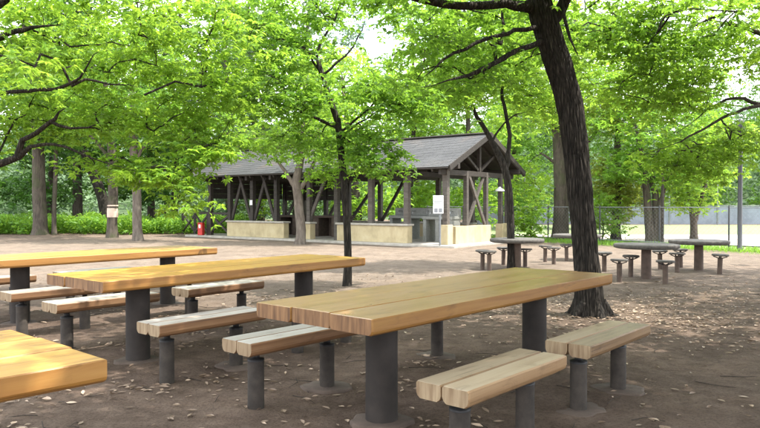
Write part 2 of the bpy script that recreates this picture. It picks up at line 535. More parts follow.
# sports court and turf beyond the right-hand fence
F0, F1 = np.array([12.4, 15.8]), np.array([2.0, 28.4])     # line of the low wire fence
sheet('sports_court', [(13.6, 16.6), (60, 16.6), (60, 27.5), (4.4, 27.9)], 0.03, M['court'])
sheet('turf_strip', [(4.0, 27.9), (60, 27.5), (60, 41), (3.0, 41)], 0.034, M['turf'])
sheet('verge_turf', [(11.4, 16.2), (13.4, 16.2), (4.1, 27.8), (2.2, 27.8)], 0.026, M['turf'])

# far hillside
hv, hf = [], []
na, nr = 60, 10
for i in range(na):
    a = R(-75 + 150 * i / (na - 1))
    for j in range(nr):
        d = 58 + j * 14
        h = 15 * (1 - math.cos(min(1, j / 6) * math.pi)) / 2 * (0.75 + 0.3 * math.sin(3.1 * a + 0.6) + 0.12 * math.sin(11 * a))
        hv.append((d * math.sin(a), d * math.cos(a), h - 0.02))
for i in range(na - 1):
    for j in range(nr - 1):
        hf.append((i * nr + j, i * nr + j + 1, (i + 1) * nr + j + 1, (i + 1) * nr + j))
me = bpy.data.meshes.new('hillside')
me.from_pydata(hv, [], hf)
tag(link('hillside', me, mats=[M['hill']]), kind='structure')

# ------------------------------------------------------------------ foliage
def leaf_quads(base, direc, up, length, width, fold=0.18):
    """one folded quad for each leaf"""
    d = direc / (np.linalg.norm(direc, axis=1, keepdims=True) + 1e-9)
    s = np.cross(d, up)
    s /= np.linalg.norm(s, axis=1, keepdims=True) + 1e-9
    u = np.cross(s, d)
    L = length[:, None]
    W = width[:, None]
    mid = base + d * L * 0.52
    v = np.stack([base, mid + s * W * 0.5 + u * W * fold, base + d * L - u * L * 0.10, mid - s * W * 0.5 + u * W * fold], 1)
    return v.reshape(-1, 3)

def spray_leaves(cl, rad, ros, k, L, flat=0.35, droop=0.3):
    """rosettes of k leaves scattered through flattened sprays round the cluster points"""
    nC = len(cl)
    c = np.repeat(cl, ros, axis=0)
    n = len(c)
    th = rng.uniform(0, 2 * np.pi, n)
    rr = np.sqrt(rng.uniform(0, 1, n))
    Rr = np.repeat(rad, ros)
    off = np.stack([np.cos(th) * rr * Rr, np.sin(th) * rr * Rr, rng.normal(0, flat * 0.5, n) * Rr - droop * rr ** 2 * Rr], -1)
    tilt = np.repeat(rng.normal(0, 0.22, (nC, 2)), ros, axis=0)
    off[:, 2] += off[:, 0] * tilt[:, 0] + off[:, 1] * tilt[:, 1]
    rc = c + off
    nrm = rng.normal(0, 0.38, (n, 3)) + np.array([0, 0, 1.0])
    nrm /= np.linalg.norm(nrm, axis=1, keepdims=True)
    a0 = rng.uniform(0, 2 * np.pi, n)
    base = np.repeat(rc, k, axis=0)
    nn = np.repeat(nrm, k, axis=0)
    ang = np.repeat(a0, k) + np.tile(np.arange(k) * 2 * np.pi / k, n) + rng.normal(0, 0.25, n * k)
    t1 = np.cross(nn, np.array([0.9, 0.3, 0.1]))
    t1 /= np.linalg.norm(t1, axis=1, keepdims=True)
    t2 = np.cross(nn, t1)
    out = np.repeat(np.stack([np.cos(th), np.sin(th), np.zeros(n)], -1), k, axis=0)
    d = t1 * np.cos(ang)[:, None] + t2 * np.sin(ang)[:, None] + out * 0.35 + np.array([0, 0, -0.28])
    up = nn + rng.normal(0, 0.25, (n * k, 3))
    ln = L * rng.uniform(0.5, 1.3, n * k)
    v = leaf_quads(base, d, up, ln, ln * rng.uniform(0.36, 0.52, n * k))
    tint = np.clip(np.repeat(rng.normal(0.5, 0.24, n), k) + rng.normal(0, 0.16, n * k) + np.repeat(np.repeat(rng.normal(0, 0.12, nC), ros), k), 0, 1)
    return v, tint

def crown_points(blobs):
    pts = []
    for c, r, n in blobs:
        c = np.asarray(c, float)
        r = np.asarray(r, float)
        m = n * 3
        q = rng.normal(0, 1, (m, 3))
        q /= np.linalg.norm(q, axis=1, keepdims=True)
        q *= (rng.uniform(0, 1, m) ** (1 / 2.6))[:, None]
        q = c + q * r
        keep = []                                  # spread them: drop the ones that crowd
        md = 0.62 * (np.prod(r) / n) ** (1 / 3)
        for p in q:
            if len(keep) >= n: break
            if not keep or np.min(np.linalg.norm(np.array(keep) - p, axis=1)) > md: keep.append(p)
        pts.append(np.array(keep))
    return np.vstack(pts)

def furrow(v, pts, n, amp, freq, seed):
    """push the bark of a trunk into vertical ridges"""
    v = v.reshape(len(pts), n, 3)
    c = pts[:, None, :]
    th = (np.arange(n) * 2 * np.pi / n)[None, :]
    z = (np.cumsum(np.r_[0, np.linalg.norm(np.diff(pts, axis=0), axis=1)]))[:, None]
    ph = freq * th / 2 + 1.5 * np.sin(1.1 * z + 2 * th + seed) + 0.8 * np.sin(3.3 * z - 3 * th + 2 * seed) + 0.6 * np.sin(8.1 * z + 5 * th)
    rg = np.abs(np.sin(ph)) ** 0.55 * (0.8 + 0.2 * np.sin(13 * z + 4 * np.sin(3 * th) + 6 * th)) - 0.6
    rg += 0.18 * np.sin(2 * th + 2.1 * z + seed) + 0.10 * np.sin(3 * th - 3.3 * z)
    return (c + (v - c) * (1 + amp * rg)[:, :, None]).reshape(-1, 3)

def tree(name, label, trunk, blobs, leaf, bk, limbs=(), rad=0.45, ros=12, k=6, L=0.10, group=None, cat='tree',
         twig_r=0.0036, sides=12, ridges=None, twigs=4, droop=0.3, flat=0.35, flare=1.25, trunk_name='trunk'):
    """trunk and limbs: lists of (x, y, z, radius) in world metres; blobs: (centre, radii, number of sprays)"""
    trunk = np.asarray(trunk, float)
    base = trunk[0, :3].copy()
    root = empty(name, (base[0], base[1], 0), 0, label, cat, group)
    B = np.array([base[0], base[1], 0])
    tp, tr = resample(trunk[:, :3], trunk[:, 3], 0.04 if ridges else 0.22)
    tr = tr * np.clip((1.01 - np.linspace(0, 1, len(tr))) / 0.12, 0.15, 1)
    hh = tp[:, 2] - tp[0, 2]
    tr = tr * (1 + (flare - 1) * np.exp(-hh / 0.16))
    tp = np.vstack([tp[0] - [0, 0, 0.15], tp])
    tr = np.r_[tr[0] * 1.15, tr]
    v, f = tube_arrays(tp, tr, sides)
    if ridges: v = furrow(v, tp, sides, ridges[0], ridges[1], 1.7)
    else: v = v + rng.normal(0, 0.02, v.shape) * np.repeat(tr, sides)[:, None]
    link(trunk_name, fast_mesh('trunk', v - B, f, True), root, mats=[bk])
    nodes, nrad = [tp[len(tp) // 3:]], [tr[len(tp) // 3:]]
    for lb in limbs:
        lb = np.asarray(lb, float)
        lp, lr = resample(lb[:, :3], lb[:, 3], 0.12)
        lp[1:-1] += rng.normal(0, 0.012, lp[1:-1].shape)
        lr = lr * np.clip((1.02 - np.linspace(0, 1, len(lr))) / 0.3, 0.12, 1)
        v, f = tube_arrays(lp, lr, 8)
        link('limb', fast_mesh('limb', v - B, f, True), root, mats=[bk])
        nodes.append(lp)
        nrad.append(lr)
    nodes = np.vstack(nodes)
    nrad = np.concatenate(nrad)
    if not blobs: return root
    cl = crown_points(blobs)
    dist = np.array([np.min(np.linalg.norm(nodes - c, axis=1)) for c in cl])
    cl = cl[np.argsort(dist)]
    pos = [p for p in nodes]
    par = [-1] * len(pos)
    n0 = len(pos)
    arr = np.zeros((len(pos) + len(cl) * 7, 3))
    arr[:n0] = nodes
    cnt = n0
    par = np.full(len(arr), -1)
    paths = []
    for c in cl:
        dv = arr[:cnt] - c
        d = np.linalg.norm(dv, axis=1)
        i = int(np.argmin(d + 0.45 * np.maximum(0, dv[:, 2])))
        s = arr[i]
        m = int(min(6, max(2, d[i] / 0.4)))
        prev = i
        ids = [i]
        off = rng.normal(0, 0.05 * d[i], 3)
        for q in range(1, m + 1):
            u = q / m
            w = math.sin(u * math.pi)
            p = s + (c - s) * u + w * (off + np.array([0, 0, 0.10 * d[i]])) + (rng.normal(0, 0.006 + 0.010 * d[i], 3) if q < m else 0)
            arr[cnt] = p
            par[cnt] = prev
            prev = cnt
            ids.append(cnt)
            cnt += 1
        paths.append(ids)
    acc = np.zeros(cnt)
    tip = {ids[-1] for ids in paths}
    for i in range(cnt - 1, n0 - 1, -1):
        if i in tip: acc[i] += twig_r ** 2.3
        acc[par[i]] += acc[i]
    rr = acc ** (1 / 2.3)
    vs_, fs_, kk = [], [], 0
    for ids in paths:
        pts = arr[ids]
        r = rr[ids].copy()
        r[0] = r[1] * 1.05
        if ids[0] < n0: r = np.minimum(r, nrad[ids[0]] * 0.9)
        v, f = tube_arrays(pts, r, 5)
        vs_.append(v - B)
        fs_.append(f + kk)
        kk += len(v)
    if twigs:
        for c in cl:
            for q in range(twigs):
                a = rng.uniform(0, 2 * math.pi)
                e = np.array([math.cos(a), math.sin(a), rng.uniform(-0.25, 0.15)]) * rad * rng.uniform(0.6, 0.95)
                v, f = tube_arrays(np.array([c, c + e * 0.5 + [0, 0, 0.03], c + e]), np.array([0.7, 0.55, 0.35]) * twig_r, 3)
                vs_.append(v - B)
                fs_.append(f + kk)
                kk += len(v)
    tag(link('branches', fast_mesh('branches', np.vstack(vs_), np.vstack(fs_), True), root, mats=[bk]), kind='stuff')
    radii = rad * rng.uniform(0.7, 1.25, len(cl))
    v, tint = spray_leaves(cl, radii, ros, k, L, flat, droop)
    link('crown', fast_mesh('crown', v - B, np.arange(len(v)).reshape(-1, 4), False, tint), root, mats=[leaf])
    return root

def line(pts, Y, rs, base=None):
    """trunk or limb from pixel points at depths Y (number or list) with radii rs in metres"""
    n = len(pts)
    Ys = [Y] * n if isinstance(Y, (int, float)) else Y
    out = [(*P(px, py, d), r) for (px, py), d, r in zip(pts, Ys, rs)]
    return out

# ---- the big dark trunk beside the front table
Yb = 7.6
bx = P(590, 316, Yb)[0]
trunk1 = [(bx, Yb, 0, 0.145)] + line([(589, 292), (586, 254), (581, 200), (576, 154), (568, 100), (552, 46), (540, 8), (534, -40), (540, -110), (556, -200)],
                                     Yb, [0.138, 0.134, 0.134, 0.135, 0.137, 0.139, 0.138, 0.11, 0.09, 0.05])
tree('broadleaf_tree', 'big dark trunk leaning left close behind the front table', trunk1,
     [(P(448, 62, 7.9), (0.75, 0.9, 0.38), 28), (P(485, 25, 8.6), (1.1, 0.7, 0.6), 44),  (P(640, 20, 8.8), (1.4, 1.0, 0.5), 46), (P(690, -80, 6.5), (2.0, 1.8, 0.6), 70),
      (P(520, -120, 6.2), (2.4, 2.0, 0.7), 100), (P(460, -75, 5.6), (1.2, 1.3, 0.3), 34), (P(390, -4, 7.4), (0.6, 0.6, 0.12), 12), (P(640, -210, 5.0), (2.6, 2.4, 0.8), 110)],
     M['leaf'], M['bark_dark'],
     limbs=[line([(536, 10), (505, 5), (470, 6), (430, 2), (398, -8), (350, -30)], [7.6, 7.4, 7.2, 7.0, 6.8, 6.5], [0.075, 0.05, 0.045, 0.042, 0.035, 0.02]),
            line([(548, 42), (520, 50), (495, 62), (470, 76), (445, 82), (417, 88)], [7.6, 7.4, 7.2, 7.1, 7.0, 6.9], [0.035, 0.030, 0.026, 0.02, 0.014, 0.008]),
            line([(540, 28), (515, 32), (485, 40), (455, 55), (432, 70), (418, 88)], [7.6, 7.3, 7.1, 7.0, 6.9, 6.8], [0.03, 0.024, 0.02, 0.016, 0.012, 0.007]),
            line([(546, 28), (556, 12), (566, -5), (590, -40), (640, -80)], [7.6, 7.6, 7.5, 7.3, 7.0], [0.09, 0.07, 0.06, 0.05, 0.03]),
            line([(562, 5), (566, 28), (573, 48), (580, 62)], [7.5, 7.4, 7.3, 7.3], [0.022, 0.018, 0.013, 0.008])],
     rad=0.36, ros=20, k=6, L=0.078, sides=110, ridges=(0.19, 34), flare=1.42)

T1ROOT = [o for o in COL.objects if o.get('label', '').startswith('big dark trunk')][0]
for a, l, r in ((-2.3, 0.30, 0.04), (-1.2, 0.26, 0.04), (-0.3, 0.36, 0.042), (0.7, 0.3, 0.04), (2.6, 0.32, 0.04)):
    q = [(0.13 * math.cos(a), 0.13 * math.sin(a), 0.16)]
    for u in (0.35, 0.6, 0.8, 1.0):
        b = a + 0.35 * math.sin(3 * u + a)
        q.append(((0.13 + l * u) * math.cos(b), (0.13 + l * u) * math.sin(b), 0.02 * (1 - u) - 0.06 * u))
    p_, r_ = resample(q, [r * 1.25, r * 1.0, r * 0.75, r * 0.55, r * 0.3], 0.06)
    v, f = tube_arrays(p_, r_, 10)
    link('root', fast_mesh('root', v + rng.normal(0, 0.003, v.shape), f, True), T1ROOT, mats=[M['bark_dark']])

# ---- slim tree in front of the shelter
Y2 = 10.3
b2 = P(347, 287, Y2)
tree('broadleaf_tree', 'slim dark tree standing alone in front of the middle of the shelter',
     [(b2[0], Y2, 0, 0.062)] + line([(348, 262), (347, 225), (344, 185), (341, 150), (338, 122), (329, 96), (324, 80), (320, 60)], Y2, [0.058, 0.056, 0.055, 0.053, 0.05, 0.045, 0.04, 0.03]),
     [(P(285, 95, 10.2), (0.9, 0.9, 0.35), 32), (P(240, 80, 10.2), (0.6, 0.7, 0.3), 16), (P(392, 95, 10), (0.75, 0.9, 0.40), 34), (P(285, 45, 10.4), (0.9, 1.0, 0.4), 32),
      (P(377, 160, 10.1), (0.38, 0.5, 0.28), 13), (P(362, 135, 10.3), (0.55, 0.6, 0.3), 14), (P(262, 0, 10.4), (1.1, 1.2, 0.5), 40), (P(415, 108, 10.2), (0.35, 0.5, 0.2), 8), (P(300, 140, 10.6), (0.6, 0.6, 0.25), 14), (P(330, 8, 10.4), (0.5, 0.6, 0.2), 10)],
     M['leaf'], M['bark_dark'],
     limbs=[line([(338, 128), (318, 118), (295, 108), (270, 100), (245, 95)], [10.3, 10.3, 10.2, 10.2, 10.1], [0.026, 0.022, 0.018, 0.013, 0.008]),
            line([(340, 132), (360, 115), (378, 100), (400, 90), (430, 82)], [10.3, 10.2, 10.1, 10, 9.9], [0.022, 0.018, 0.015, 0.011, 0.007]),
            line([(341, 136), (358, 124), (372, 116), (385, 105)], [10.3, 10.3, 10.2, 10.1], [0.018, 0.014, 0.010, 0.006]),
            line([(323, 78), (317, 60), (322, 40), (335, 20), (345, -10)], 10.3, [0.03, 0.025, 0.02, 0.015, 0.01]),
            line([(322, 76), (345, 58), (358, 38), (370, 10)], 10.3, [0.022, 0.017, 0.012, 0.008]),
            line([(324, 78), (305, 48), (285, 40), (268, 36)], 10.3, [0.022, 0.017, 0.012, 0.008])],
     rad=0.34, ros=20, k=6, L=0.082, sides=14)

# ---- forked tree at the gable end of the shelter
Y3 = 13.4
b3 = P(512, 268, Y3)
tree('broadleaf_tree', 'forked dark tree beside the gable end of the shelter',
     [(b3[0], Y3, 0, 0.080)] + line([(511, 240), (510, 205), (507, 178), (503, 163), (494, 146), (483, 126), (476, 116), (468, 90)], Y3, [0.075, 0.072, 0.072, 0.072, 0.056, 0.046, 0.04, 0.025]),
     [(P(470, 70, 13), (1.2, 1.2, 0.55), 46), (P(530, 60, 13.6), (1.2, 1.2, 0.6), 46), (P(440, 92, 13), (0.9, 0.9, 0.35), 26), (P(500, 20, 13.4), (1.8, 1.5, 0.7), 70), (P(540, 105, 14), (0.6, 0.7, 0.35), 18)],
     M['leaf_yellow'], M['bark_dark'],
     limbs=[line([(505, 168), (509, 150), (508, 128), (504, 105), (502, 85), (510, 55)], Y3, [0.06, 0.044, 0.040, 0.034, 0.028, 0.018]),
            line([(492, 142), (500, 128), (515, 115), (528, 112)], Y3, [0.025, 0.018, 0.013, 0.008])],
     rad=0.42, ros=18, k=6, L=0.095, sides=14)

# ---- pale forked tree in front of the shelter's dark half
Y4 = 21.6
b4 = P(300, 244, Y4)
tree('broadleaf_tree', 'pale grey trunk forking low in front of the dark left half of the shelter',
     [(b4[0], Y4, 0, 0.16)] + line([(301, 230), (299, 210), (298, 195), (296, 182), (300, 165), (303, 140), (303, 110)], Y4, [0.15, 0.145, 0.145, 0.15, 0.11, 0.08, 0.04]),
     [(P(300, 120, 21.6), (2.0, 1.8, 0.9), 60), (P(338, 152, 21.3), (1.1, 1.1, 0.5), 36), (P(268, 140, 21.4), (1.3, 1.2, 0.45), 34), (P(322, 172, 21.2), (0.6, 0.6, 0.25), 12), (P(310, 70, 21.8), (2.0, 1.8, 0.8), 50)],
     M['leaf_yellow'], M['bark_grey'],
     limbs=[line([(297, 190), (288, 176), (280, 164), (268, 148)], Y4, [0.09, 0.07, 0.05, 0.03]),
            line([(299, 192), (308, 176), (315, 160), (330, 140)], Y4, [0.09, 0.07, 0.05, 0.03])],
     rad=0.55, ros=11, k=5, L=0.145, sides=14)

# ---- trunks on the left edge of the clearing
Y5 = 23.4
b5 = P(138, 241, Y5)
tree('broadleaf_tree', 'straight pale trunk nearest the clearing, right of the tape-wrapped trunk',
     [(b5[0], Y5, 0, 0.165)] + line([(137, 222), (137, 200), (136, 180), (134, 150), (133, 110), (131, 70)], Y5, [0.155, 0.15, 0.15, 0.14, 0.11, 0.06]),
     [(P(140, 110, 23.2), (2.4, 2, 1.1), 70), (P(190, 120, 23), (1.6, 1.4, 0.8), 40), (P(130, 50, 23.4), (2.8, 2.2, 1.0), 70)],
     M['leaf'], M['bark_grey'],
     limbs=[line([(135, 160), (150, 140), (170, 128)], Y5, [0.06, 0.045, 0.03]), line([(134, 150), (115, 130), (95, 118)], Y5, [0.06, 0.045, 0.03])],
     rad=0.6, ros=11, k=5, L=0.18, sides=14)

Y6 = 25.8
b6 = P(112, 238, Y6)
t6 = tree('broadleaf_tree', 'grey trunk with a pale tape band wrapped round it at the clearing edge',
          [(b6[0], Y6, 0, 0.20)] + line([(112, 222), (113, 205), (113, 185), (112, 150), (108, 110), (104, 60)], Y6, [0.19, 0.185, 0.18, 0.16, 0.12, 0.06]),
          [(P(90, 100, 26), (2.8, 2.2, 1.2), 70), (P(60, 60, 26), (2.4, 2, 1.2), 50)],
          M['leaf_mid'], M['bark_mid'], limbs=[line([(112, 160), (95, 140), (80, 125)], Y6, [0.08, 0.06, 0.03])], rad=0.65, ros=11, k=5, L=0.2, sides=14)
mb = MB()
mb.lathe([(0.197, 0.78), (0.202, 0.80), (0.200, 1.10), (0.195, 1.13)], 20)
mb.build('tape_band', M['tape'], t6, (P(112.5, 214, Y6)[0] - b6[0], 0, 0))
mb = MB()
mb.lathe([(0.199, 1.20), (0.203, 1.21), (0.202, 1.24), (0.198, 1.25)], 20)
mb.build('tape_band', M['tape'], t6, (P(113, 206, Y6)[0] - b6[0], 0, 0))

Y7 = 28.2
b7 = P(40, 235, Y7)
tree('broadleaf_tree', 'thick grey-brown trunk at far left, beside a much thinner one',
     [(b7[0], Y7, 0, 0.30)] + line([(40, 215), (39, 190), (39, 165), (38, 130), (36, 80), (36, 30)], Y7, [0.27, 0.26, 0.25, 0.22, 0.16, 0.08]),
     [(P(40, 90, 28), (3.0, 2.4, 1.4), 70), (P(10, 60, 28), (2.4, 2, 1.2), 40), (P(70, 130, 28), (1.6, 1.4, 0.6), 26)], M['leaf_mid'], M['bark_mid'], rad=0.7, ros=11, k=5, L=0.21, sides=14)
b8 = P(54, 235, 28.4)
tree('broadleaf_tree', 'thin straight grey trunk right beside the thick one at far left',
     [(b8[0], 28.4, 0, 0.10)] + line([(54, 215), (55, 190), (56, 165), (57, 130), (60, 90)], 28.4, [0.095, 0.09, 0.085, 0.07, 0.04]),
     [(P(60, 110, 28.4), (1.6, 1.5, 1.0), 32)], M['leaf_mid'], M['bark_mid'], rad=0.65, ros=10, k=5, L=0.2, sides=10)

# ---- tree at the left, its trunk just outside the picture, long low limbs reaching in
Y9 = 8.6
x9 = P(-95, 200, Y9)[0]
tree('broadleaf_tree', 'low dark limbs with yellow-green leaves reaching in from the left edge',
     [(x9, Y9, 0, 0.19), (x9 + 0.02, Y9, 0.8, 0.17), (x9 + 0.1, Y9, 1.5, 0.16), (x9 + 0.05, Y9, 2.3, 0.13), (x9 - 0.05, Y9, 3.2, 0.1), (x9, Y9, 4.4, 0.06)],
     [(P(40, 40, 9.6), (1.3, 0.8, 0.6), 46), (P(130, 70, 9.3), (1.1, 0.8, 0.5), 30), (P(60, 112, 9.5), (1.0, 0.6, 0.35), 26), (P(150, 125, 9.2), (0.75, 0.7, 0.3), 21), (P(165, 172, 8.8), (0.45, 0.5, 0.2), 15),
      (P(190, 198, 8.6), (0.18, 0.3, 0.10), 4), (P(205, 150, 8.9), (0.35, 0.4, 0.22), 13), (P(115, 160, 9.0), (0.5, 0.4, 0.15), 9), (P(205, 95, 9.0), (0.6, 0.8, 0.45), 18), (P(200, 30, 8.8), (1.0, 1.0, 0.5), 30), (P(90, -20, 8.6), (2.0, 1.2, 0.5), 44),
      (P(20, 135, 9.2), (0.5, 0.5, 0.2), 6), (P(-70, 20, 7.0), (1.4, 1.6, 0.9), 50)],
     M['leaf_yellow'], M['bark_dark'],
     limbs=[line([(-92, 182), (-40, 174), (0, 163), (18, 156), (30, 147), (45, 144), (65, 147), (90, 157), (115, 165), (137, 171)], [8.6, 8.6, 8.6, 8.6, 8.6, 8.55, 8.5, 8.5, 8.45, 8.4],
                 [0.09, 0.07, 0.050, 0.044, 0.027, 0.020, 0.017, 0.014, 0.011, 0.008]),
            line([(18, 156), (23, 140), (38, 131), (55, 118), (70, 106)], [8.6, 8.6, 8.55, 8.5, 8.45], [0.044, 0.037, 0.031, 0.025, 0.018]),
            line([(50, 121), (70, 128), (88, 127), (102, 122)], [8.5, 8.5, 8.5, 8.5], [0.022, 0.018, 0.013, 0.008]),
            line([(-90, 110), (-40, 98), (0, 93), (40, 90), (72, 86), (85, 70), (95, 56), (110, 48)], [8.6, 8.5, 8.4, 8.3, 8.3, 8.2, 8.2, 8.1], [0.05, 0.036, 0.028, 0.024, 0.024, 0.019, 0.015, 0.009]),
            line([(72, 86), (85, 80), (110, 84), (140, 88)], [8.3, 8.3, 8.3, 8.3], [0.022, 0.016, 0.012, 0.007]),
            line([(-90, 60), (-40, 46), (0, 37), (35, 28), (70, 24)], [8.6, 8.7, 8.8, 8.8, 8.9], [0.07, 0.05, 0.042, 0.035, 0.026]),
            line([(-60, 60), (-20, 20), (6, -2), (30, -30)], [8.2, 8.0, 7.9, 7.8], [0.06, 0.05, 0.045, 0.03])],
     rad=0.33, ros=20, k=6, L=0.085, sides=16)

# ---- tree at the right, trunk outside the picture, branches drooping in
x10 = P(870, 200, 10)[0]
tree('broadleaf_tree', 'drooping leafy branches reaching in from the right edge above the round tables',
     [(x10, 10, 0, 0.2), (x10 - 0.05, 10, 1.2, 0.17), (x10, 10, 2.4, 0.15), (x10 - 0.1, 10, 3.6, 0.12), (x10 - 0.1, 10, 5, 0.06)],
     [(P(700, 60, 9.8), (1.4, 1.0, 0.5), 40), (P(640, 95, 9.9), (1.0, 0.8, 0.35), 32), (P(735, 135, 10.0), (0.8, 0.8, 0.3), 22), (P(690, 158, 10.2), (0.8, 0.7, 0.22), 24), (P(615, 45, 9.6), (1.0, 0.9, 0.45), 36),
      (P(730, 5, 9.2), (1.6, 1.2, 0.5), 44)],
     M['leaf_yellow'], M['bark_brown'],
     limbs=[line([(860, 130), (800, 112), (760, 104), (735, 98), (710, 108), (690, 125), (668, 136)], [10, 9.9, 9.8, 9.8, 9.8, 9.8, 9.9], [0.06, 0.04, 0.03, 0.022, 0.018, 0.013, 0.007]),
            line([(765, 105), (735, 112), (700, 130), (680, 142), (655, 150)], [9.8, 9.7, 9.6, 9.6, 9.6], [0.028, 0.022, 0.016, 0.012, 0.007]),
            line([(860, 60), (800, 45), (760, 33), (725, 24), (690, 18)], [10, 9.6, 9.3, 9.2, 9.1], [0.06, 0.045, 0.035, 0.025, 0.012]),
            line([(790, 20), (745, 0), (720, 14), (690, 30), (672, 42)], [9.8, 9.3, 9.2, 9.2, 9.2], [0.05, 0.035, 0.025, 0.018, 0.010])],
     rad=0.34, ros=20, k=6, L=0.080, droop=0.45, sides=14)

# ---- trees added outside the view, behind and beside the camera, to shade the tables
for i, (x, y, h, lab) in enumerate([(-3.9, 0.9, 6.4, 'unseen tree added for shade behind the picnic tables on the left'),
                                    (6.2, 3.0, 6.2, 'unseen tree added for shade over the benches on the right'), (9.6, 10.6, 7.0, 'leafy tree added for shade right of the round tables'), (9.0, 6.4, 6.6, 'unseen tree added for shade outside the right edge'),
                                    (2.6, 0.2, 6.6, 'unseen tree added for shade behind the viewpoint'),
                                    (6.6, -2.8, 6.8, 'unseen tree added for shade behind the viewpoint to the right')]):
    tree('broadleaf_tree', lab,
         [(x, y, 0, 0.2), (x + 0.1, y, 1.4, 0.17), (x, y + 0.1, 3.0, 0.15), (x, y, 4.5, 0.11), (x, y, h, 0.06)],
         [((x, y, h - 1.2), (3.2, 3.2, 0.8), (70, 190, 110, 150, 190, 190)[i]), ((x, y, h + 0.2), (2.4, 2.4, 0.8), (30, 90, 40, 60, 90, 90)[i])] + ([((3.7, 4.4, 5.7), (2.4, 2.2, 0.7), 120), ((3.4, 2.2, 5.4), (2.0, 1.8, 0.6), 80), ((1.9, 4.1, 5.7), (1.7, 1.5, 0.5), 70)] if i == 1 else []),  # extra sprays on one tree placed to keep sun flecks off the tables
         M['leaf_shade'], M['bark_brown'], rad=0.5, ros=13, k=5, L=0.15, sides=12, twigs=0)

# ---- trees by the fence on the right
def right_tree(label, trunk, blobs, leaf, bk, limbs=(), **kw):
    return tree('broadleaf_tree', label, trunk, blobs, leaf, bk, limbs, group='trees by the wire fence', **kw)
Y11 = 24.0
b11 = P(560, 240, Y11)
right_tree('tall grey-brown trunk seen just left of the big leaning trunk',
           [(b11[0], Y11, 0, 0.30)] + line([(561, 220), (561, 190), (560, 160), (558, 130), (556, 90), (552, 40)], Y11, [0.27, 0.25, 0.24, 0.22, 0.17, 0.1]),
           [(P(575, 60, 24), (2.8, 2.4, 1.5), 80), (P(530, 110, 24), (1.8, 1.6, 0.8), 40), (P(605, 110, 24), (1.8, 1.6, 0.8), 36), (P(525, 180, 25), (0.9, 0.9, 0.9), 22)],
           M['leaf_yellow'], M['bark_mid'],
           limbs=[line([(558, 165), (548, 158), (538, 152)], Y11, [0.06, 0.05, 0.03]), line([(562, 160), (580, 150), (598, 128), (610, 100)], Y11, [0.1, 0.08, 0.06, 0.04]),
                  line([(558, 135), (545, 112), (535, 90)], Y11, [0.08, 0.06, 0.04])],
           rad=0.62, ros=11, k=5, L=0.18, sides=14)
b12 = P(616, 241, 23.6)
right_tree('ivy-wrapped trunk with a bushy yellowish sleeve of leaves',
           [(b12[0], 23.6, 0, 0.17)] + line([(616, 222), (617, 200), (617, 175), (617, 150), (618, 110)], 23.6, [0.15, 0.14, 0.13, 0.12, 0.06]),
           [(P(617, 192, 23.5), (0.95, 0.85, 1.05), 70), (P(612, 172, 23.5), (0.8, 0.8, 0.6), 30), (P(618, 110, 23.6), (2.0, 1.8, 0.9), 50)], M['leaf_ivy'], M['bark_brown'], rad=0.34, ros=11, k=5, L=0.14, sides=12, flat=0.8)
b13 = P(651, 243, 22.0)
right_tree('clump of several close stems under a dense green crown by the fence',
           [(b13[0], 22, 0, 0.15)] + line([(649, 222), (647, 200), (645, 180), (640, 150), (634, 120)], 22, [0.14, 0.12, 0.11, 0.08, 0.04]),
           [(P(650, 125, 22), (2.3, 2.0, 1.0), 80), (P(640, 165, 22), (1.3, 1.2, 0.6), 40), (P(675, 170, 21.8), (1.4, 1.2, 0.55), 44), (P(655, 80, 22), (2.4, 2, 1), 60)], M['leaf'], M['bark_mid'],
           limbs=[line([(654, 246), (656, 225), (656, 200), (652, 178), (660, 150)], 22, [0.16, 0.13, 0.11, 0.08, 0.05]), line([(658, 246), (660, 225), (660, 205), (665, 185), (672, 160)], 21.9, [0.11, 0.09, 0.08, 0.06, 0.04])],
           rad=0.55, ros=12, k=5, L=0.145, sides=12)
b14 = P(694, 241, 23.4)
right_tree('slender tree forking into a V above the farther round table',
           [(b14[0], 23.4, 0, 0.13)] + line([(694, 228), (693, 215), (690, 200), (687, 180), (684, 150)], 23.4, [0.12, 0.11, 0.075, 0.06, 0.04]),
           [(P(695, 175, 23.2), (1.6, 1.4, 0.7), 60), (P(690, 198, 23.2), (0.9, 0.8, 0.35), 20), (P(710, 140, 23.2), (1.8, 1.5, 0.8), 56)], M['leaf_yellow'], M['bark_mid'],
           limbs=[line([(694, 222), (699, 208), (702, 195), (706, 178), (712, 155)], 23.4, [0.10, 0.075, 0.06, 0.05, 0.03])], rad=0.5, ros=12, k=5, L=0.145, sides=12)

def shrub(label, px, py, Y, r, n, leaf, L=0.14, h=None):
    b = G(px, py)
    b = P(px, 205, Y)
    h = h or r
    tree('shrub', label, [(b[0], Y, 0, 0.03), (b[0] + 0.05, Y, h * 0.5, 0.025), (b[0], Y, h, 0.012)],
         [((b[0], Y, h * 0.95), (r, r, h * 0.75), n)], leaf, M['bark_brown'], rad=0.32, ros=10, k=5, L=L, sides=6, twigs=0, flat=0.8, cat='shrub', flare=1.1, trunk_name='stem')
shrub('bright green shrub left of the tall grey-brown trunk by the fence', 530, 236, 22.8, 0.6, 26, M['leaf_yellow'], h=0.8)
shrub('bright green shrub right of the big leaning trunk by the fence', 602, 236, 22.8, 0.85, 40, M['leaf_yellow'], h=1.0)

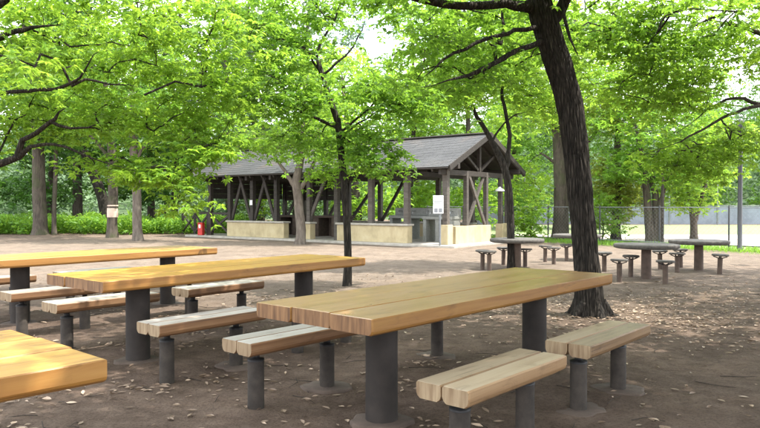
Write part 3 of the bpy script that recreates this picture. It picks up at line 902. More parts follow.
# ---- wood on the left and trees behind the shelter
spec = [(-27, 36, 'dark'), (-22.5, 33, 'dark'), (-18.2, 37, 'dark'), (-15.0, 33.5, 'dark'), (-13.2, 39, 'mid'), (-24.5, 43, 'mid'), (-19.5, 44, 'dark'), (-11.0, 36, 'dark'), (-9.0, 43, 'mid'), (-30, 42, 'mid'), (-14.5, 46, 'mid'),
        (-6.5, 37, 'yel'), (-2.5, 40, 'mid'), (-4.2, 33.5, 'sil'), (-7.4, 33.0, 'sil'), (1.5, 36, 'yel'), (4.6, 33, 'yel'), (7.2, 37, 'mid'), (2.6, 44, 'mid'), (9.0, 44, 'mid'), (-1.0, 31.0, 'yel'), (10.6, 34.5, 'sil'), (13.5, 48, 'mid'), (18.0, 46.5, 'sil'), (22.5, 48, 'mid'), (27.0, 46.5, 'mid'), (31.5, 48, 'sil')]
look = {'dark': 'leaf_dark', 'mid': 'leaf_mid', 'yel': 'leaf_yellow', 'sil': 'leaf_silver'}
words = {'dark': 'deep green', 'mid': 'mid green', 'yel': 'yellow-green', 'sil': 'silvery grey-green'}
spec_s = sorted(range(len(spec)), key=lambda q: spec[q][0] / spec[q][1])
order = {q: i for i, q in enumerate(spec_s)}
nth = ['first', 'second', 'third', 'fourth', 'fifth', 'sixth', 'seventh', 'eighth', 'ninth', 'tenth', 'eleventh', 'twelfth', 'thirteenth', 'fourteenth', 'fifteenth', 'sixteenth', 'seventeenth', 'eighteenth', 'nineteenth', 'twentieth', 'twenty-first', 'twenty-second', 'twenty-third', 'twenty-fourth', 'twenty-fifth', 'twenty-sixth', 'twenty-seventh']
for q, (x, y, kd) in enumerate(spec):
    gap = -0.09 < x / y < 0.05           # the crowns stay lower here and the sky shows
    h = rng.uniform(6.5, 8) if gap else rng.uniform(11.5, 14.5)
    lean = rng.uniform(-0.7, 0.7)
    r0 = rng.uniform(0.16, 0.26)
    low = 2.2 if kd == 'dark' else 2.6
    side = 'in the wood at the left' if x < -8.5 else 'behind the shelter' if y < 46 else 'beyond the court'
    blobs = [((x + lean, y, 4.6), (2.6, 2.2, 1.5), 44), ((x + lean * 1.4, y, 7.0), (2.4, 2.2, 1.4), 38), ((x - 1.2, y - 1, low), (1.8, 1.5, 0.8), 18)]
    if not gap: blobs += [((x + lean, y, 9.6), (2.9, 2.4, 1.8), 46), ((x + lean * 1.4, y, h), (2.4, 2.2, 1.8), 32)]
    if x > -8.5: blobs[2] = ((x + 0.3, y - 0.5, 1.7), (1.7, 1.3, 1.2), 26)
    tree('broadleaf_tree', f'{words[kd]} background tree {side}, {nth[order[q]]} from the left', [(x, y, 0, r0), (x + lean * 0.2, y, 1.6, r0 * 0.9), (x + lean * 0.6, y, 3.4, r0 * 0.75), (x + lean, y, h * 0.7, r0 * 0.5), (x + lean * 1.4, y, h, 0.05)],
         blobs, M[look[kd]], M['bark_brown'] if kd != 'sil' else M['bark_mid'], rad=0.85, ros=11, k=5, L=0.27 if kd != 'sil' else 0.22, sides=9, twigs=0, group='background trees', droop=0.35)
# leaning dark trunk behind the taped one
b = P(106, 232, 31)
tree('broadleaf_tree', 'black trunk leaning left right behind the tape-wrapped trunk', [(b[0], 31, 0, 0.25)] + line([(104, 205), (98, 185), (90, 165), (80, 140), (72, 110)], 31, [0.24, 0.23, 0.2, 0.16, 0.08]),
     [(P(80, 120, 31), (2.2, 2, 1.2), 36)], M['leaf_dark'], M['bark_dark'], rad=0.8, ros=11, k=5, L=0.25, sides=10, twigs=0)

# far wood on the hillside: one mass
n = 2600
a = R(1) * rng.uniform(-48, 48, n)
d = rng.uniform(60, 120, n)
hh = 15 * (1 - np.cos(np.minimum(1, (d - 58) / 84) * np.pi)) / 2 * (0.75 + 0.3 * np.sin(3.1 * a + 0.6) + 0.12 * np.sin(11 * a))
cl = np.stack([d * np.sin(a), d * np.cos(a), hh + rng.uniform(0.5, 7.5, n)], -1)
v, tint = spray_leaves(cl, rng.uniform(1.2, 2.4, n), 9, 4, 0.75, 0.6, 0.4)
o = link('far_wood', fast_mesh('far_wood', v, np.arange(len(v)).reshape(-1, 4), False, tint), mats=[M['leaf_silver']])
tag(o, 'pale hazy green wood covering the far hillside', 'wood', kind='stuff')

# undergrowth along the wood's edge
n = 64000
ux = rng.uniform(-31, -6.2, n)
uy = 28.6 + np.abs(rng.normal(0, 1, n)) * 3.0 + 0.5 * np.sin(ux * 1.3) + 0.3 * np.sin(ux * 3.1)
top = 0.62 + 0.16 * np.sin(ux * 0.9 + 1) * np.sin(uy * 1.3) + 0.10 * np.sin(ux * 3.7 + uy) + 0.08 * np.sin(ux * 8.3 - 2 * uy)
base = np.stack([ux, uy, top * rng.uniform(0, 1, n) ** 0.7], -1)
dr = rng.normal(0, 1, (n, 3)) * np.array([1, 1, 0.5]) + np.array([0, 0, 0.35])
hgt = rng.uniform(0.08, 0.26, n)
v = leaf_quads(base, dr, rng.normal(0, 0.5, (n, 3)) + np.array([0, 0, 1.0]), hgt, hgt * rng.uniform(0.25, 0.5, n), 0.1)
o = link('undergrowth', fast_mesh('undergrowth', v, np.arange(n * 4).reshape(-1, 4), False, np.clip(rng.normal(0.5, 0.22, n), 0, 1)), mats=[M['grassy']])
tag(o, 'band of knee-high bright green undergrowth at the edge of the wood', 'undergrowth', kind='stuff')

# grass tufts at the fence foot on the right
n = 9000
s = rng.uniform(0, 1, n)
bp = F0[None] * (1 - s[:, None]) + F1[None] * s[:, None] + rng.normal(0, 0.45, (n, 2)) + np.array([-0.55, -0.35])
hg = rng.uniform(0.05, 0.2, n)
v = leaf_quads(np.c_[bp, np.zeros(n)], rng.normal(0, 0.4, (n, 3)) + np.array([0, 0, 1.0]), rng.normal(0, 1, (n, 3)), hg, rng.uniform(0.008, 0.02, n), 0.1)
o = link('verge_grass', fast_mesh('verge_grass', v, np.arange(n * 4).reshape(-1, 4), False, np.clip(rng.normal(0.6, 0.2, n), 0, 1)), mats=[M['grassy']])
tag(o, 'short bright grass along the foot of the wire fence', 'grass', kind='stuff')

# ------------------------------------------------------------------ picnic tables and benches
def plank_mesh(name, L, W, T, mats, top_mi, wav=(0.0, 0.0), round_bottom=0.03, seg=10, seed=0, chamf=0.006):
    """plank along x from 0 to L, centred on y, top at z = 0; slots: 0 sides, 1 ends, 2 top"""
    rs = np.random.default_rng(seed)
    q = round_bottom
    prof = [(-W / 2 + chamf, 0), (-W / 2, -chamf), (-W / 2, -(T - q * 1.3)), (-W / 2 + q * 0.3, -(T - q * 0.55)), (-W / 2 + q, -T)]
    prof = prof + [(-y, z) for y, z in reversed(prof)]
    m_ = len(prof)
    xs = [0, 0.008] + list(np.linspace(0.008, L - 0.008, seg + 1)[1:-1]) + [L - 0.008, L]
    wl = np.cumsum(rs.normal(0, 1, len(xs))) * wav[0] * 0.5
    wr = np.cumsum(rs.normal(0, 1, len(xs))) * wav[1] * 0.5
    wl -= np.linspace(wl[0], wl[-1], len(xs))
    wr -= np.linspace(wr[0], wr[-1], len(xs))
    vs_ = []
    for i, x in enumerate(xs):
        sc = 0.982 if i in (0, len(xs) - 1) else 1.0
        for y, z in prof:
            vs_.append((x, y * sc + (wl[i] if y < 0 else wr[i]), -T / 2 + (z + T / 2) * (0.95 if sc < 1 else 1)))
    mbm = MB()
    fs_, mi_ = [], []
    for i in range(len(xs) - 1):
        for j in range(m_):
            jn = (j + 1) % m_
            fs_.append((i * m_ + j, (i + 1) * m_ + j, (i + 1) * m_ + jn, i * m_ + jn))
            mi_.append(2 if j in (m_ - 1,) else 0)
    fs_.append(tuple(range(m_)))
    fs_.append(tuple(reversed([(len(xs) - 1) * m_ + j for j in range(m_)])))
    mi_ += [1, 1]
    me_ = bpy.data.meshes.new(name)
    me_.from_pydata(vs_, [], fs_)
    me_.polygons.foreach_set('material_index', mi_)
    for m_t in mats: me_.materials.append(m_t)
    me_.update()
    import bmesh
    bm_ = bmesh.new()
    bm_.from_mesh(me_)
    bmesh.ops.recalc_face_normals(bm_, faces=bm_.faces)
    bm_.to_mesh(me_)
    bm_.free()
    return me_

TBL_L, TBL_W, TBL_Z, TBL_T = 2.82, 0.87, 0.71, 0.082
BEN_L, BEN_Z, BEN_T = 0.95, 0.435, 0.082

# a post: local z from 0 (ground) up; shared by all
def post_mesh():
    b_ = MB()
    b_.lathe([(0.094, -0.1), (0.094, 0.0), (0.093, 0.3), (0.093, TBL_Z - TBL_T - 0.012)], 28)
    return b_.mesh('post', M['post'])
def plate_mesh():
    b_ = MB()
    b_.box(-0.16, 0.16, -0.30, 0.30, TBL_Z - TBL_T - 0.012, TBL_Z - TBL_T - 0.001)
    return b_.mesh('mounting_plate', M['iron'])
def rough_disc(name, r, h, mat, seed):
    rs = random.Random(seed)
    b_ = MB()
    n_ = 26
    vs_, fs_ = [], []
    wob = [1 + 0.10 * math.sin(2 * math.pi * i / n_ * 2 + seed) + 0.06 * math.sin(2 * math.pi * i / n_ * 5 + 2 * seed) + rs.uniform(-0.06, 0.06) for i in range(n_)]
    for rr_, z_ in ((1.0, -0.05), (1.0, h * 0.55), (0.90, h), (0.3, h * 1.1)):
        for i in range(n_):
            a_ = 2 * math.pi * i / n_
            vs_.append((r * rr_ * wob[i] * math.cos(a_), r * rr_ * wob[i] * math.sin(a_), z_ + rs.uniform(-0.002, 0.002)))
    for k_ in range(3):
        for i in range(n_):
            j = (i + 1) % n_
            fs_.append((k_ * n_ + i, k_ * n_ + j, (k_ + 1) * n_ + j, (k_ + 1) * n_ + i))
    fs_.append(tuple(3 * n_ + i for i in range(n_)))
    b_.add(vs_, fs_, 0, True)
    return b_.mesh(name, mat)
POST, PLATE = post_mesh(), plate_mesh()
FOOT_T = rough_disc('footing', 0.165, 0.016, M['footing'], 3)
FOOT_B = [rough_disc('footing', 0.16, 0.013, M['footing'], s_) for s_ in (1, 5)]
b_ = MB(); b_.lathe([(0.051, -0.1), (0.051, 0.02), (0.050, 0.285), (0.047, 0.292)], 20); LEG = b_.mesh('leg', M['leg'])
b_ = MB(); b_.lathe([(0.052, 0.290), (0.052, 0.304), (0.024, 0.308), (0.024, 0.334), (0.05, 0.345)], 16); NECK = b_.mesh('leg_bracket', M['iron'])
b_ = MB(); b_.box(-0.045, 0.045, -0.085, 0.085, 0.343, BEN_Z - BEN_T - 0.0005 + 0.004); BPLATE = b_.mesh('seat_plate', M['iron'])

def make_table(label, corner, ang, mats, seed, near=0.56, far=2.36):
    """corner: front near corner of the top (ground plan), ang: angle of the long axis from +Y to the right"""
    u = np.array([math.sin(R(ang)), math.cos(R(ang))])
    v_ = np.array([-u[1], u[0]])
    c0 = np.asarray(corner) + v_ * TBL_W / 2
    rz = math.atan2(u[1], u[0])
    root = empty('picnic_table', (c0[0], c0[1], 0), rz, label, 'table', 'long wooden picnic tables')
    w = TBL_W / 3
    for i in range(3):
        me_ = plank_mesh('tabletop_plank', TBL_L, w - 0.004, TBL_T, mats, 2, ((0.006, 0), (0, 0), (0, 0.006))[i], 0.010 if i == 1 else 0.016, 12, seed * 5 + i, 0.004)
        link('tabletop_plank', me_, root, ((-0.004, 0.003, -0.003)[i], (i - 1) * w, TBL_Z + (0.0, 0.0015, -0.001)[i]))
    for x in (near, far):
        p_ = link('post', POST, root, (x, 0, 0))
        link('mounting_plate', PLATE, p_)
        link('footing', FOOT_T, p_)
    return root, c0, u, v_, rz

def make_bench(label, p, rz, mats, seed, foot=True):
    """p: ground plan of the near end on the centre line"""
    root = empty('bench', (p[0], p[1], 0), rz, label, 'bench', 'two-plank benches along the picnic tables')
    for i in (0, 1):
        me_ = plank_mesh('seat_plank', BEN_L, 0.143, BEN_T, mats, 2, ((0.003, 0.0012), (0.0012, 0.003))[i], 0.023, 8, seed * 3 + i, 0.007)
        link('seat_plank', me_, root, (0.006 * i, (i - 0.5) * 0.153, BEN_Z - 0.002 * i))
    for k_, x in enumerate((0.15, 0.76)):
        l_ = link('leg', LEG, root, (x, 0, 0))
        link('leg_bracket', NECK, l_)
        link('seat_plate', BPLATE, l_)
        if (seed, k_) in ((2, 0), (3, 1), (4, 1), (1, 1), (5, 1), (8, 0), (2, 1)):
            f_ = link('footing', FOOT_B[(seed + k_) % 2], l_)
            f_.rotation_euler = (0, 0, seed * 1.3 + k_)
    return root

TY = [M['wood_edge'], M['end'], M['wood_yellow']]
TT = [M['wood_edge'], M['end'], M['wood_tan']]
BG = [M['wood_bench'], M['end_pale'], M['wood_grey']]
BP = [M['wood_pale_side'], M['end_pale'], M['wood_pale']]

def bench_at(label, c0, u, v_, rz, s, side, mats, seed):
    """s: start along the table, side: -1 the side towards the right, +1 the far side"""
    off = (TBL_W / 2 + 0.175 + 0.15) * side
    p = c0 + u * s + v_ * off
    return make_bench(label, p, rz, mats, seed)

_, c0, u, v_, rz = make_table('pale-topped picnic table in the front, its near end left of centre', (-0.035, 3.175), 41.4, TT, 1)
bench_at('pale bench lowest in the picture, in front of the nearest table', c0, u, v_, rz, 0.10, -1, BP, 1)
bench_at('pale bench nearest the big leaning trunk', c0, u, v_, rz, 1.36, -1, BP, 2)
bench_at('bench half hidden under the near left end of the front table', c0, u, v_, rz, 0.10, 1, BG, 3)
bench_at('bench behind the front table, only its leg showing beneath the top', c0, u, v_, rz, 1.36, 1, BG, 4)

_, c0, u, v_, rz = make_table('yellow-topped picnic table in the middle, left of the front table', (-1.938, 4.728), 39.5, TY, 2, 0.52, 2.36)
bench_at('weathered bench in front of the near post of the middle table', c0, u, v_, rz, 0.14, -1, BG, 5)
bench_at('bench in front of the middle table, hidden behind the front table', c0, u, v_, rz, 1.40, -1, BG, 6)
bench_at('bench behind the near end of the middle table, two-plank end showing at left', c0, u, v_, rz, 0.16, 1, BG, 7)
bench_at('bench behind the far half of the middle table, facing the slim tree', c0, u, v_, rz, 1.42, 1, BG, 8)

_, c0, u, v_, rz = make_table('farthest picnic table, yellow, reaching in from the left edge', (-3.86, 6.35), 40.0, TY, 3, 0.62, 2.38)
bench_at('grey bench at the left edge in front of the farthest table', c0, u, v_, rz, 0.18, -1, BG, 9)
bench_at('bench in front of the farthest table, behind the middle table', c0, u, v_, rz, 1.42, -1, BG, 10)
bench_at('brown bench end behind the farthest table at the left edge', c0, u, v_, rz, 0.10, 1, BG, 11)
bench_at('bench beyond the far end of the farthest table', c0, u, v_, rz, 1.36, 1, BG, 12)

cD = np.array([-0.949, 2.355])
uD = np.array([math.sin(R(41.4)), math.cos(R(41.4))])
make_table('bright yellow picnic table cut off by the lower left corner', cD - uD * TBL_L, 41.4, TY, 4)

# ------------------------------------------------------------------ round tables and stools
RZ_T, RZ_S = 0.585, 0.372
b_ = MB(); b_.lathe([(0.50, RZ_T - 0.075), (0.53, RZ_T - 0.062), (0.535, RZ_T - 0.02), (0.525, RZ_T - 0.004), (0.50, RZ_T)], 40); RTOP = b_.mesh('tabletop', M['slab_grey'])
b_ = MB(); b_.lathe([(0.085, -0.08), (0.083, 0.1), (0.080, RZ_T - 0.074)], 20); RPIL = b_.mesh('pillar', M['pillar'])
b_ = MB(); b_.lathe([(0.135, RZ_S - 0.034), (0.142, RZ_S - 0.028), (0.142, RZ_S - 0.008), (0.132, RZ_S)], 22); STOP = b_.mesh('seat', M['slab_grey'])
b_ = MB(); b_.lathe([(0.043, -0.08), (0.042, 0.1), (0.042, RZ_S - 0.075), (0.047, RZ_S - 0.062)], 14); SPIL = b_.mesh('pillar', M['pillar'])
b_ = MB()
for k_ in range(4):
    a_ = k_ * math.pi / 2 + 0.4
    b_.bar((0.02 * math.cos(a_), 0.02 * math.sin(a_), RZ_S - 0.078), (0.115 * math.cos(a_), 0.115 * math.sin(a_), RZ_S - 0.042), 0.018, 0.016)
SBR = b_.mesh('bracket', M['iron'])

def round_table(label, p):
    r_ = empty('round_table', (p[0], p[1], 0), 0, label, 'table', 'round concrete tables')
    link('pillar', RPIL, r_)
    link('tabletop', RTOP, r_)
def stool(label, p, a_=0.0):
    r_ = empty('stool', (p[0], p[1], 0), a_, label, 'stool', 'pedestal stools round the round tables')
    r_.rotation_euler = (R(random.uniform(-1.8, 1.8)), R(random.uniform(-1.8, 1.8)), a_)
    link('pillar', SPIL, r_)
    link('bracket', SBR, r_)
    link('seat', STOP, r_)

round_table('nearest round grey table on the right, with the widest top', G(646.5, 278))
round_table('round grey table on the far right behind the nearest one', G(699, 271))
round_table('round table half hidden by the forked tree near the shelter', G(517, 268))
round_table('round pale table behind the big leaning trunk', G(577, 260))
for lab, px, py in [('stool right behind the big leaning trunk, at its right edge', 604.6, 272), ('stool at the near left of the nearest round table', 619.6, 282), ('stool left of the nearest round table, close to its pillar', 631, 276.5),
                    ('stool in front of the nearest round table, lowest of all stools', 665.7, 284), ('stool behind the nearest round table, just right of its pillar', 660.6, 269.5),
                    ('stool between the two right-hand round tables, the nearer of the pair', 677.5, 273), ('stool between the two right-hand round tables, the farther of the pair', 681, 267.5), ('rightmost stool, right of the far round table', 720, 275)]:
    stool(lab, G(px, py), px)
for lab, px, py in [('leftmost stool near the shelter corner', 482.6, 269), ('second stool from the left near the shelter corner', 489.4, 270), ('stool just right of the forked tree', 525.3, 267), ('stool half hidden behind the forked tree', 503.5, 265),
                    ('left stool of the three in front of the tall grey-brown trunk', 545.3, 262.5), ('middle stool of the three in front of the tall grey-brown trunk', 554, 265), ('right stool of the three, beside the big leaning trunk', 566.8, 261)]:
    stool(lab, G(px, py), px)

# ------------------------------------------------------------------ shelter
O = np.array([1.965, 20.1])
SH = empty('picnic_shelter', (O[0], O[1], 0), math.atan2(-0.598, 0.801), 'long open timber shelter with grey gable roof and low cream walls', 'shelter')
# local x runs to the right (the shelter lies at negative x), local y into the depth
LEN, DEP, EZ, RZ, OV = 11.3, 4.1, 2.36, 3.52, 0.5
SLOPE = (RZ - EZ) / (DEP / 2 + OV)
b_ = MB(); b_.box(-LEN - 0.5, 0.55, -0.45, DEP + 0.5, -0.1, 0.07, 0.015); b_.build('floor_slab', M['cap'], SH)
xs = [0, -1.4, -2.8, -4.25, -5.5, -7.1, -8.35, -9.6, -10.75]
def zplate(y):                      # underside of the roof at depth y
    return RZ - abs(y - DEP / 2) * SLOPE - 0.11
zp = zplate(0) - 0.16
for i, x in enumerate(xs):
    for y in (0, DEP):
        w = 0.085 if i in (0, 1, 2) else 0.08
        b_ = MB(); b_.box(x - w, x + w, y - w, y + w, 0.068, zp, 0.008); b_.build('post', M['timber_grey'] if i < 5 else M['timber'], SH)  # left-half posts take the darker timber, deepening the interior shade by colour
for y in (1.2, 2.5, 3.55):
    b_ = MB(); b_.box(-0.065, 0.065, y - 0.065, y + 0.065, 0.069, zp - 0.001, 0.006); b_.build('post', M['timber_grey'], SH)
for y in (0, DEP):
    b_ = MB(); b_.box(-LEN - 0.2, 0.45, y - 0.06, y + 0.06, zp + 0.002, zp + 0.158, 0.006); b_.build('plate_beam', M['timber'], SH)
for i, x in enumerate(xs):
    b_ = MB(); b_.box(x - 0.055, x + 0.055, -0.35, DEP + 0.35, zp - 0.165, zp - 0.003, 0.006); b_.build('tie_beam', M['timber'], SH)
    b_ = MB(); b_.box(x - 0.05, x + 0.05, DEP / 2 - 0.05, DEP / 2 + 0.05, zp - 0.002, RZ - 0.22); b_.build('king_post', M['timber'], SH)
    for sgn in (-1, 1):
        b_ = MB(); b_.bar((x + 0.001, DEP / 2 + sgn * 0.10, zp + 0.05), (x + 0.001, DEP / 2 + sgn * 1.0, zplate(DEP / 2 + 1.0) - 0.08), 0.07, 0.08); b_.build('truss_strut', M['timber'], SH)
b_ = MB(); b_.box(-LEN - 0.2, 0.5, DEP / 2 - 0.05, DEP / 2 + 0.05, RZ - 0.26, RZ - 0.12); b_.build('ridge_beam', M['timber'], SH)
x = -LEN - 0.3
while x < 0.6:
    for sgn in (-1, 1):
        y1 = DEP / 2 + sgn * (DEP / 2 + OV - 0.03)
        b_ = MB(); b_.bar((x, DEP / 2 + sgn * 0.04, RZ - 0.105), (x, y1, zplate(y1) + 0.005), 0.05, 0.085); b_.build('rafter', M['timber'], SH)
    x += 0.6
XR, XL = 0.38, -LEN - 0.5
for sgn, nm in ((-1, 'front'), (1, 'rear')):           # each roof slope: deck with courses of shingles
    y0, y1 = DEP / 2, DEP / 2 + sgn * (DEP / 2 + OV)
    deck = MB()
    v8 = [(XL, y0, RZ - 0.045), (XR, y0, RZ - 0.045), (XR, y1, EZ - 0.045), (XL, y1, EZ - 0.045), (XL, y0, RZ), (XR, y0, RZ), (XR, y1, EZ), (XL, y1, EZ)]
    deck.add(v8, [(0, 1, 2, 3), (7, 6, 5, 4), (0, 4, 5, 1), (1, 5, 6, 2), (2, 6, 7, 3), (3, 7, 4, 0)])
    roof = deck.build('roof', M['timber'], SH)
    ncrs = 22
    for c_ in range(ncrs):                             # one course of shingles each
        a0, a1 = c_ / ncrs, (c_ + 1.12) / ncrs
        ya, yb = y1 + (y0 - y1) * a0, y1 + (y0 - y1) * min(1, a1)
        za, zb = EZ + (RZ - EZ) * a0, EZ + (RZ - EZ) * min(1, a1)
        cs = MB()
        x = XL - 0.02
        rs = random.Random(c_ * 7 + sgn)
        while x < XR + 0.02:
            w = min(rs.uniform(0.25, 0.42), XR + 0.02 - x + 0.001)
            if w < 0.06: break
            e = rs.uniform(-0.006, 0.006)
            lift = 0.010 + rs.uniform(0, 0.003)
            yy = ya + sgn * (0.02 + e)
            cs.add([(x, yy, za + lift), (x + w - 0.006, yy, za + lift), (x + w - 0.006, yb, zb + 0.006), (x, yb, zb + 0.006),
                    (x, yy, za + 0.004), (x + w - 0.006, yy, za + 0.004)],
                   [(0, 1, 2, 3) if sgn < 0 else (3, 2, 1, 0), (4, 5, 1, 0) if sgn < 0 else (0, 1, 5, 4)])
            x += w
        tag(cs.build('shingle_course', M['shingle'], roof), kind='stuff')
    for xe in (XR + 0.022, XL - 0.062):
        bb = MB(); bb.bar((xe + 0.02, y0, RZ - 0.03), (xe + 0.02, y1, EZ - 0.03), 0.04, 0.16); bb.build('bargeboard', M['timber'], roof)
b_ = MB(); b_.bar((XL - 0.03, DEP / 2, RZ + 0.03), (XR + 0.03, DEP / 2, RZ + 0.03), 0.26, 0.035); b_.build('ridge_cap', M['timber_grey'], SH)

def low_wall(x0, x1, y0, y1, h, cap=True):
    b_ = MB(); b_.box(x0, x1, y0, y1, 0.069, h, 0.006)
    w_ = b_.build('low_wall', M['cream'], SH)
    if cap:
        b_ = MB(); b_.box(x0 - 0.04, x1 + 0.04, y0 - 0.05, y1 + 0.05, h + 0.001, h + 0.065, 0.010); b_.build('wall_cap', M['cap'], w_)
low_wall(-4.15, -1.30, -0.13, 0.13, 0.60)
low_wall(-5.85, -5.35, -0.13, 0.13, 0.60)
low_wall(-9.65, -6.62, -0.13, 0.13, 0.60)
low_wall(-0.13, 0.13, 0.35, 2.62, 0.60, False)
low_wall(-0.15, 0.15, -0.15, 0.16, 0.66, False)
low_wall(-0.13, 0.13, 3.45, 4.0, 0.62, False)
low_wall(-9.6, -1.3, DEP - 0.1, DEP + 0.1, 0.55)
def brace(a_, b2_, mat='timber'):
    q = MB(); q.bar(a_, b2_, 0.07, 0.11); q.build('brace', M[mat], SH)
for xa, xb in ((-7.1, -6.7), (-8.35, -7.1), (-9.6, -8.35)):
    xm = (xa + xb) / 2
    if xb - xa > 0.8:
        brace((xa + 0.08, 0.012, 0.70), (xm + 0.05, 0.012, zp - 0.05)); brace((xb - 0.08, -0.012, 0.70), (xm - 0.05, -0.012, zp - 0.05))
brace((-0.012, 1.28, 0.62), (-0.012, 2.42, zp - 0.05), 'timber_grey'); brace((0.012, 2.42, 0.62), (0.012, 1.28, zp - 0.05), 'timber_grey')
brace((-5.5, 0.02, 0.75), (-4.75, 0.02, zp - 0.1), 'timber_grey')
for k_ in range(4):                      # boards closing the upper part of the rear and of the left gable
    q = MB(); q.box(-10.7, -7.2, DEP - 0.02 - 0.004 * (k_ % 2), DEP + 0.01, 1.45 + k_ * 0.205, 1.65 + k_ * 0.205); q.build('board', M['timber'], SH)
for k_ in range(9):
    z0 = 1.50 + k_ * 0.205
    hw = min(DEP / 2 - 0.09, (RZ - 0.14 - (z0 + 0.2)) / SLOPE)
    if hw > 0.1:
        q = MB(); q.box(-10.86 - 0.004 * (k_ % 2), -10.835, DEP / 2 - hw, DEP / 2 + hw, z0, z0 + 0.2); q.build('board', M['timber'], SH)
for xa, xb in zip(xs[1:], xs[:-1]):
    if xa < -5:
        brace((xa + 0.08, DEP, 0.62), (xb - 0.08, DEP + 0.01, zp - 0.06))
# rear rail with crosses at the left end
for xa, xb, y in ((-10.75, -9.7, 0.0),):
    b_ = MB(); b_.bar((xa, y, 0.92), (xb, y, 0.92), 0.09, 0.08); b_.build('rail', M['timber'], SH)
    b_ = MB(); b_.bar((xa, y, 0.2), (xb, y + 0.02, 0.85), 0.06, 0.08); b_.build('brace', M['timber'], SH)
    b_ = MB(); b_.bar((xa, y + 0.03, 0.85), (xb, y - 0.03, 0.2), 0.06, 0.08); b_.build('brace', M['timber'], SH)
# lamp under the gable
b_ = MB(); b_.lathe([(0.16, 1.72), (0.15, 1.75), (0.05, 1.83), (0.03, 1.86)], 18); l_ = b_.build('lamp_shade', M['white'], SH, (0.1, 3.55 - 0.25, 0))
b_ = MB(); b_.lathe([(0.012, 1.86), (0.012, zp - 0.1)], 8); b_.build('lamp_rod', M['black'], l_)
# paper notice on a post
b_ = MB(); b_.box(-8.35 - 0.07, -8.35 + 0.07, -0.096, -0.084, 1.25, 1.43); b_.build('paper_notice', M['white'], SH)

def shp(x, y):
    c_, s_ = 0.801, -0.598
    return (O[0] + c_ * x - s_ * y, O[1] + s_ * x + c_ * y, 0.07)
SRZ = math.atan2(-0.598, 0.801)
def sink(label, x0, x1, y):
    r_ = empty('sink_counter', shp(x0, y), SRZ, label, 'counter', 'washing counters in the shelter')
    w = x1 - x0
    b_ = MB(); b_.box(0, w, 0, 0.62, 0.72, 0.82, 0.01); b_.build('basin_top', M['sinkgrey'], r_)
    b_ = MB(); b_.box(0, w, 0.40, 0.60, 0.821, 1.08, 0.01); b_.build('backsplash', M['sinkgrey'], r_)
    for xx in (0.02, w / 2 - 0.06, w - 0.14):
        b_ = MB(); b_.box(xx, xx + 0.12, 0.04, 0.58, 0.0, 0.719); b_.build('support', M['sinkgrey'], r_)
    for k_ in range(3):
        xx = w * (k_ + 0.5) / 3
        q = MB(); q.tube([(xx, 0.40, 0.96), (xx, 0.30, 0.98), (xx, 0.22, 0.96), (xx, 0.21, 0.90)], [0.012] * 4, 8); q.build('tap', M['steel'], r_)
sink('grey washing counter standing behind the long cream wall', -3.5, -1.75, 1.9)
sink('grey washing counter with dark open space beneath, at the gable end', -1.45, -0.35, 0.9)
def stove(label, x0):
    r_ = empty('barbecue_stove', shp(x0, 1.7), SRZ, label, 'stove', 'brick barbecue stoves in the shelter')
    b_ = MB(); b_.box(0, 0.28, 0, 0.9, 0, 0.7, 0.01); b_.build('side_wall', M['footing'], r_)
    b_ = MB(); b_.box(0.92, 1.2, 0, 0.9, 0, 0.7, 0.01); b_.build('side_wall', M['footing'], r_)
    b_ = MB(); b_.box(0.28, 0.92, 0.6, 0.9, 0, 0.7); b_.build('back_wall', M['footing'], r_)
    b_ = MB(); b_.box(-0.03, 1.23, -0.03, 0.93, 0.702, 0.78, 0.01); b_.build('stove_top', M['footing'], r_)
stove('dark barbecue stove in the shaded left half of the shelter', -8.9)
stove('dark barbecue stove behind the pale forked trunk', -6.9)

# notice board at the shelter corner
p = shp(0.05, -0.42)
nb = empty('notice_board', (p[0], p[1], 0), -0.12, 'white notice board on a thin post at the shelter corner', 'notice board')
b_ = MB(); b_.lathe([(0.03, 0.0), (0.03, 1.5)], 12); b_.build('pole', M['galv'], nb)
b_ = MB(); b_.box(-0.20, 0.10, -0.045, -0.028, 1.0, 1.53, 0.004); bd = b_.build('board', M['white'], nb)
b_ = MB()
for k_ in range(5): b_.box(-0.17, 0.07 - 0.05 * (k_ % 2), -0.048, -0.0462, 1.45 - k_ * 0.05, 1.465 - k_ * 0.05)
for k_ in range(2): b_.box(-0.165 + 0.13 * k_, -0.065 + 0.13 * k_, -0.048, -0.0462, 1.03, 1.15)
b_.build('print', M['ink'], bd)

# wooden cross-braced fence left of the shelter
fr = empty('cross_fence', (0, 0, 0), 0, 'dark wooden fence with crossed braces left of the shelter', 'fence')
fa, fb = np.array(P(183, 205, 29.2)), np.array(shp(-10.95, 0.02))
fr.location = (fa[0], fa[1], 0)
fa[2] = 0
fb[2] = 0
dd = fb - fa
nf = 2
for i in range(nf + 1):
    p_ = dd * i / nf
    b_ = MB(); b_.box(p_[0] - 0.05, p_[0] + 0.05, p_[1] - 0.05, p_[1] + 0.05, -0.05, 0.98); b_.build('post', M['timber'], fr)
for i in range(nf):
    p0, p1 = dd * i / nf, dd * (i + 1) / nf
    b_ = MB(); b_.bar((p0[0], p0[1], 0.93), (p1[0], p1[1], 0.93), 0.08, 0.08); b_.build('rail', M['timber'], fr)
    b_ = MB(); b_.bar((p0[0], p0[1], 0.12), (p1[0], p1[1], 0.86), 0.05, 0.08); b_.build('brace', M['timber'], fr)
    b_ = MB(); b_.bar((p0[0], p0[1] + 0.03, 0.86), (p1[0], p1[1] + 0.03, 0.12), 0.05, 0.08); b_.build('brace', M['timber'], fr)

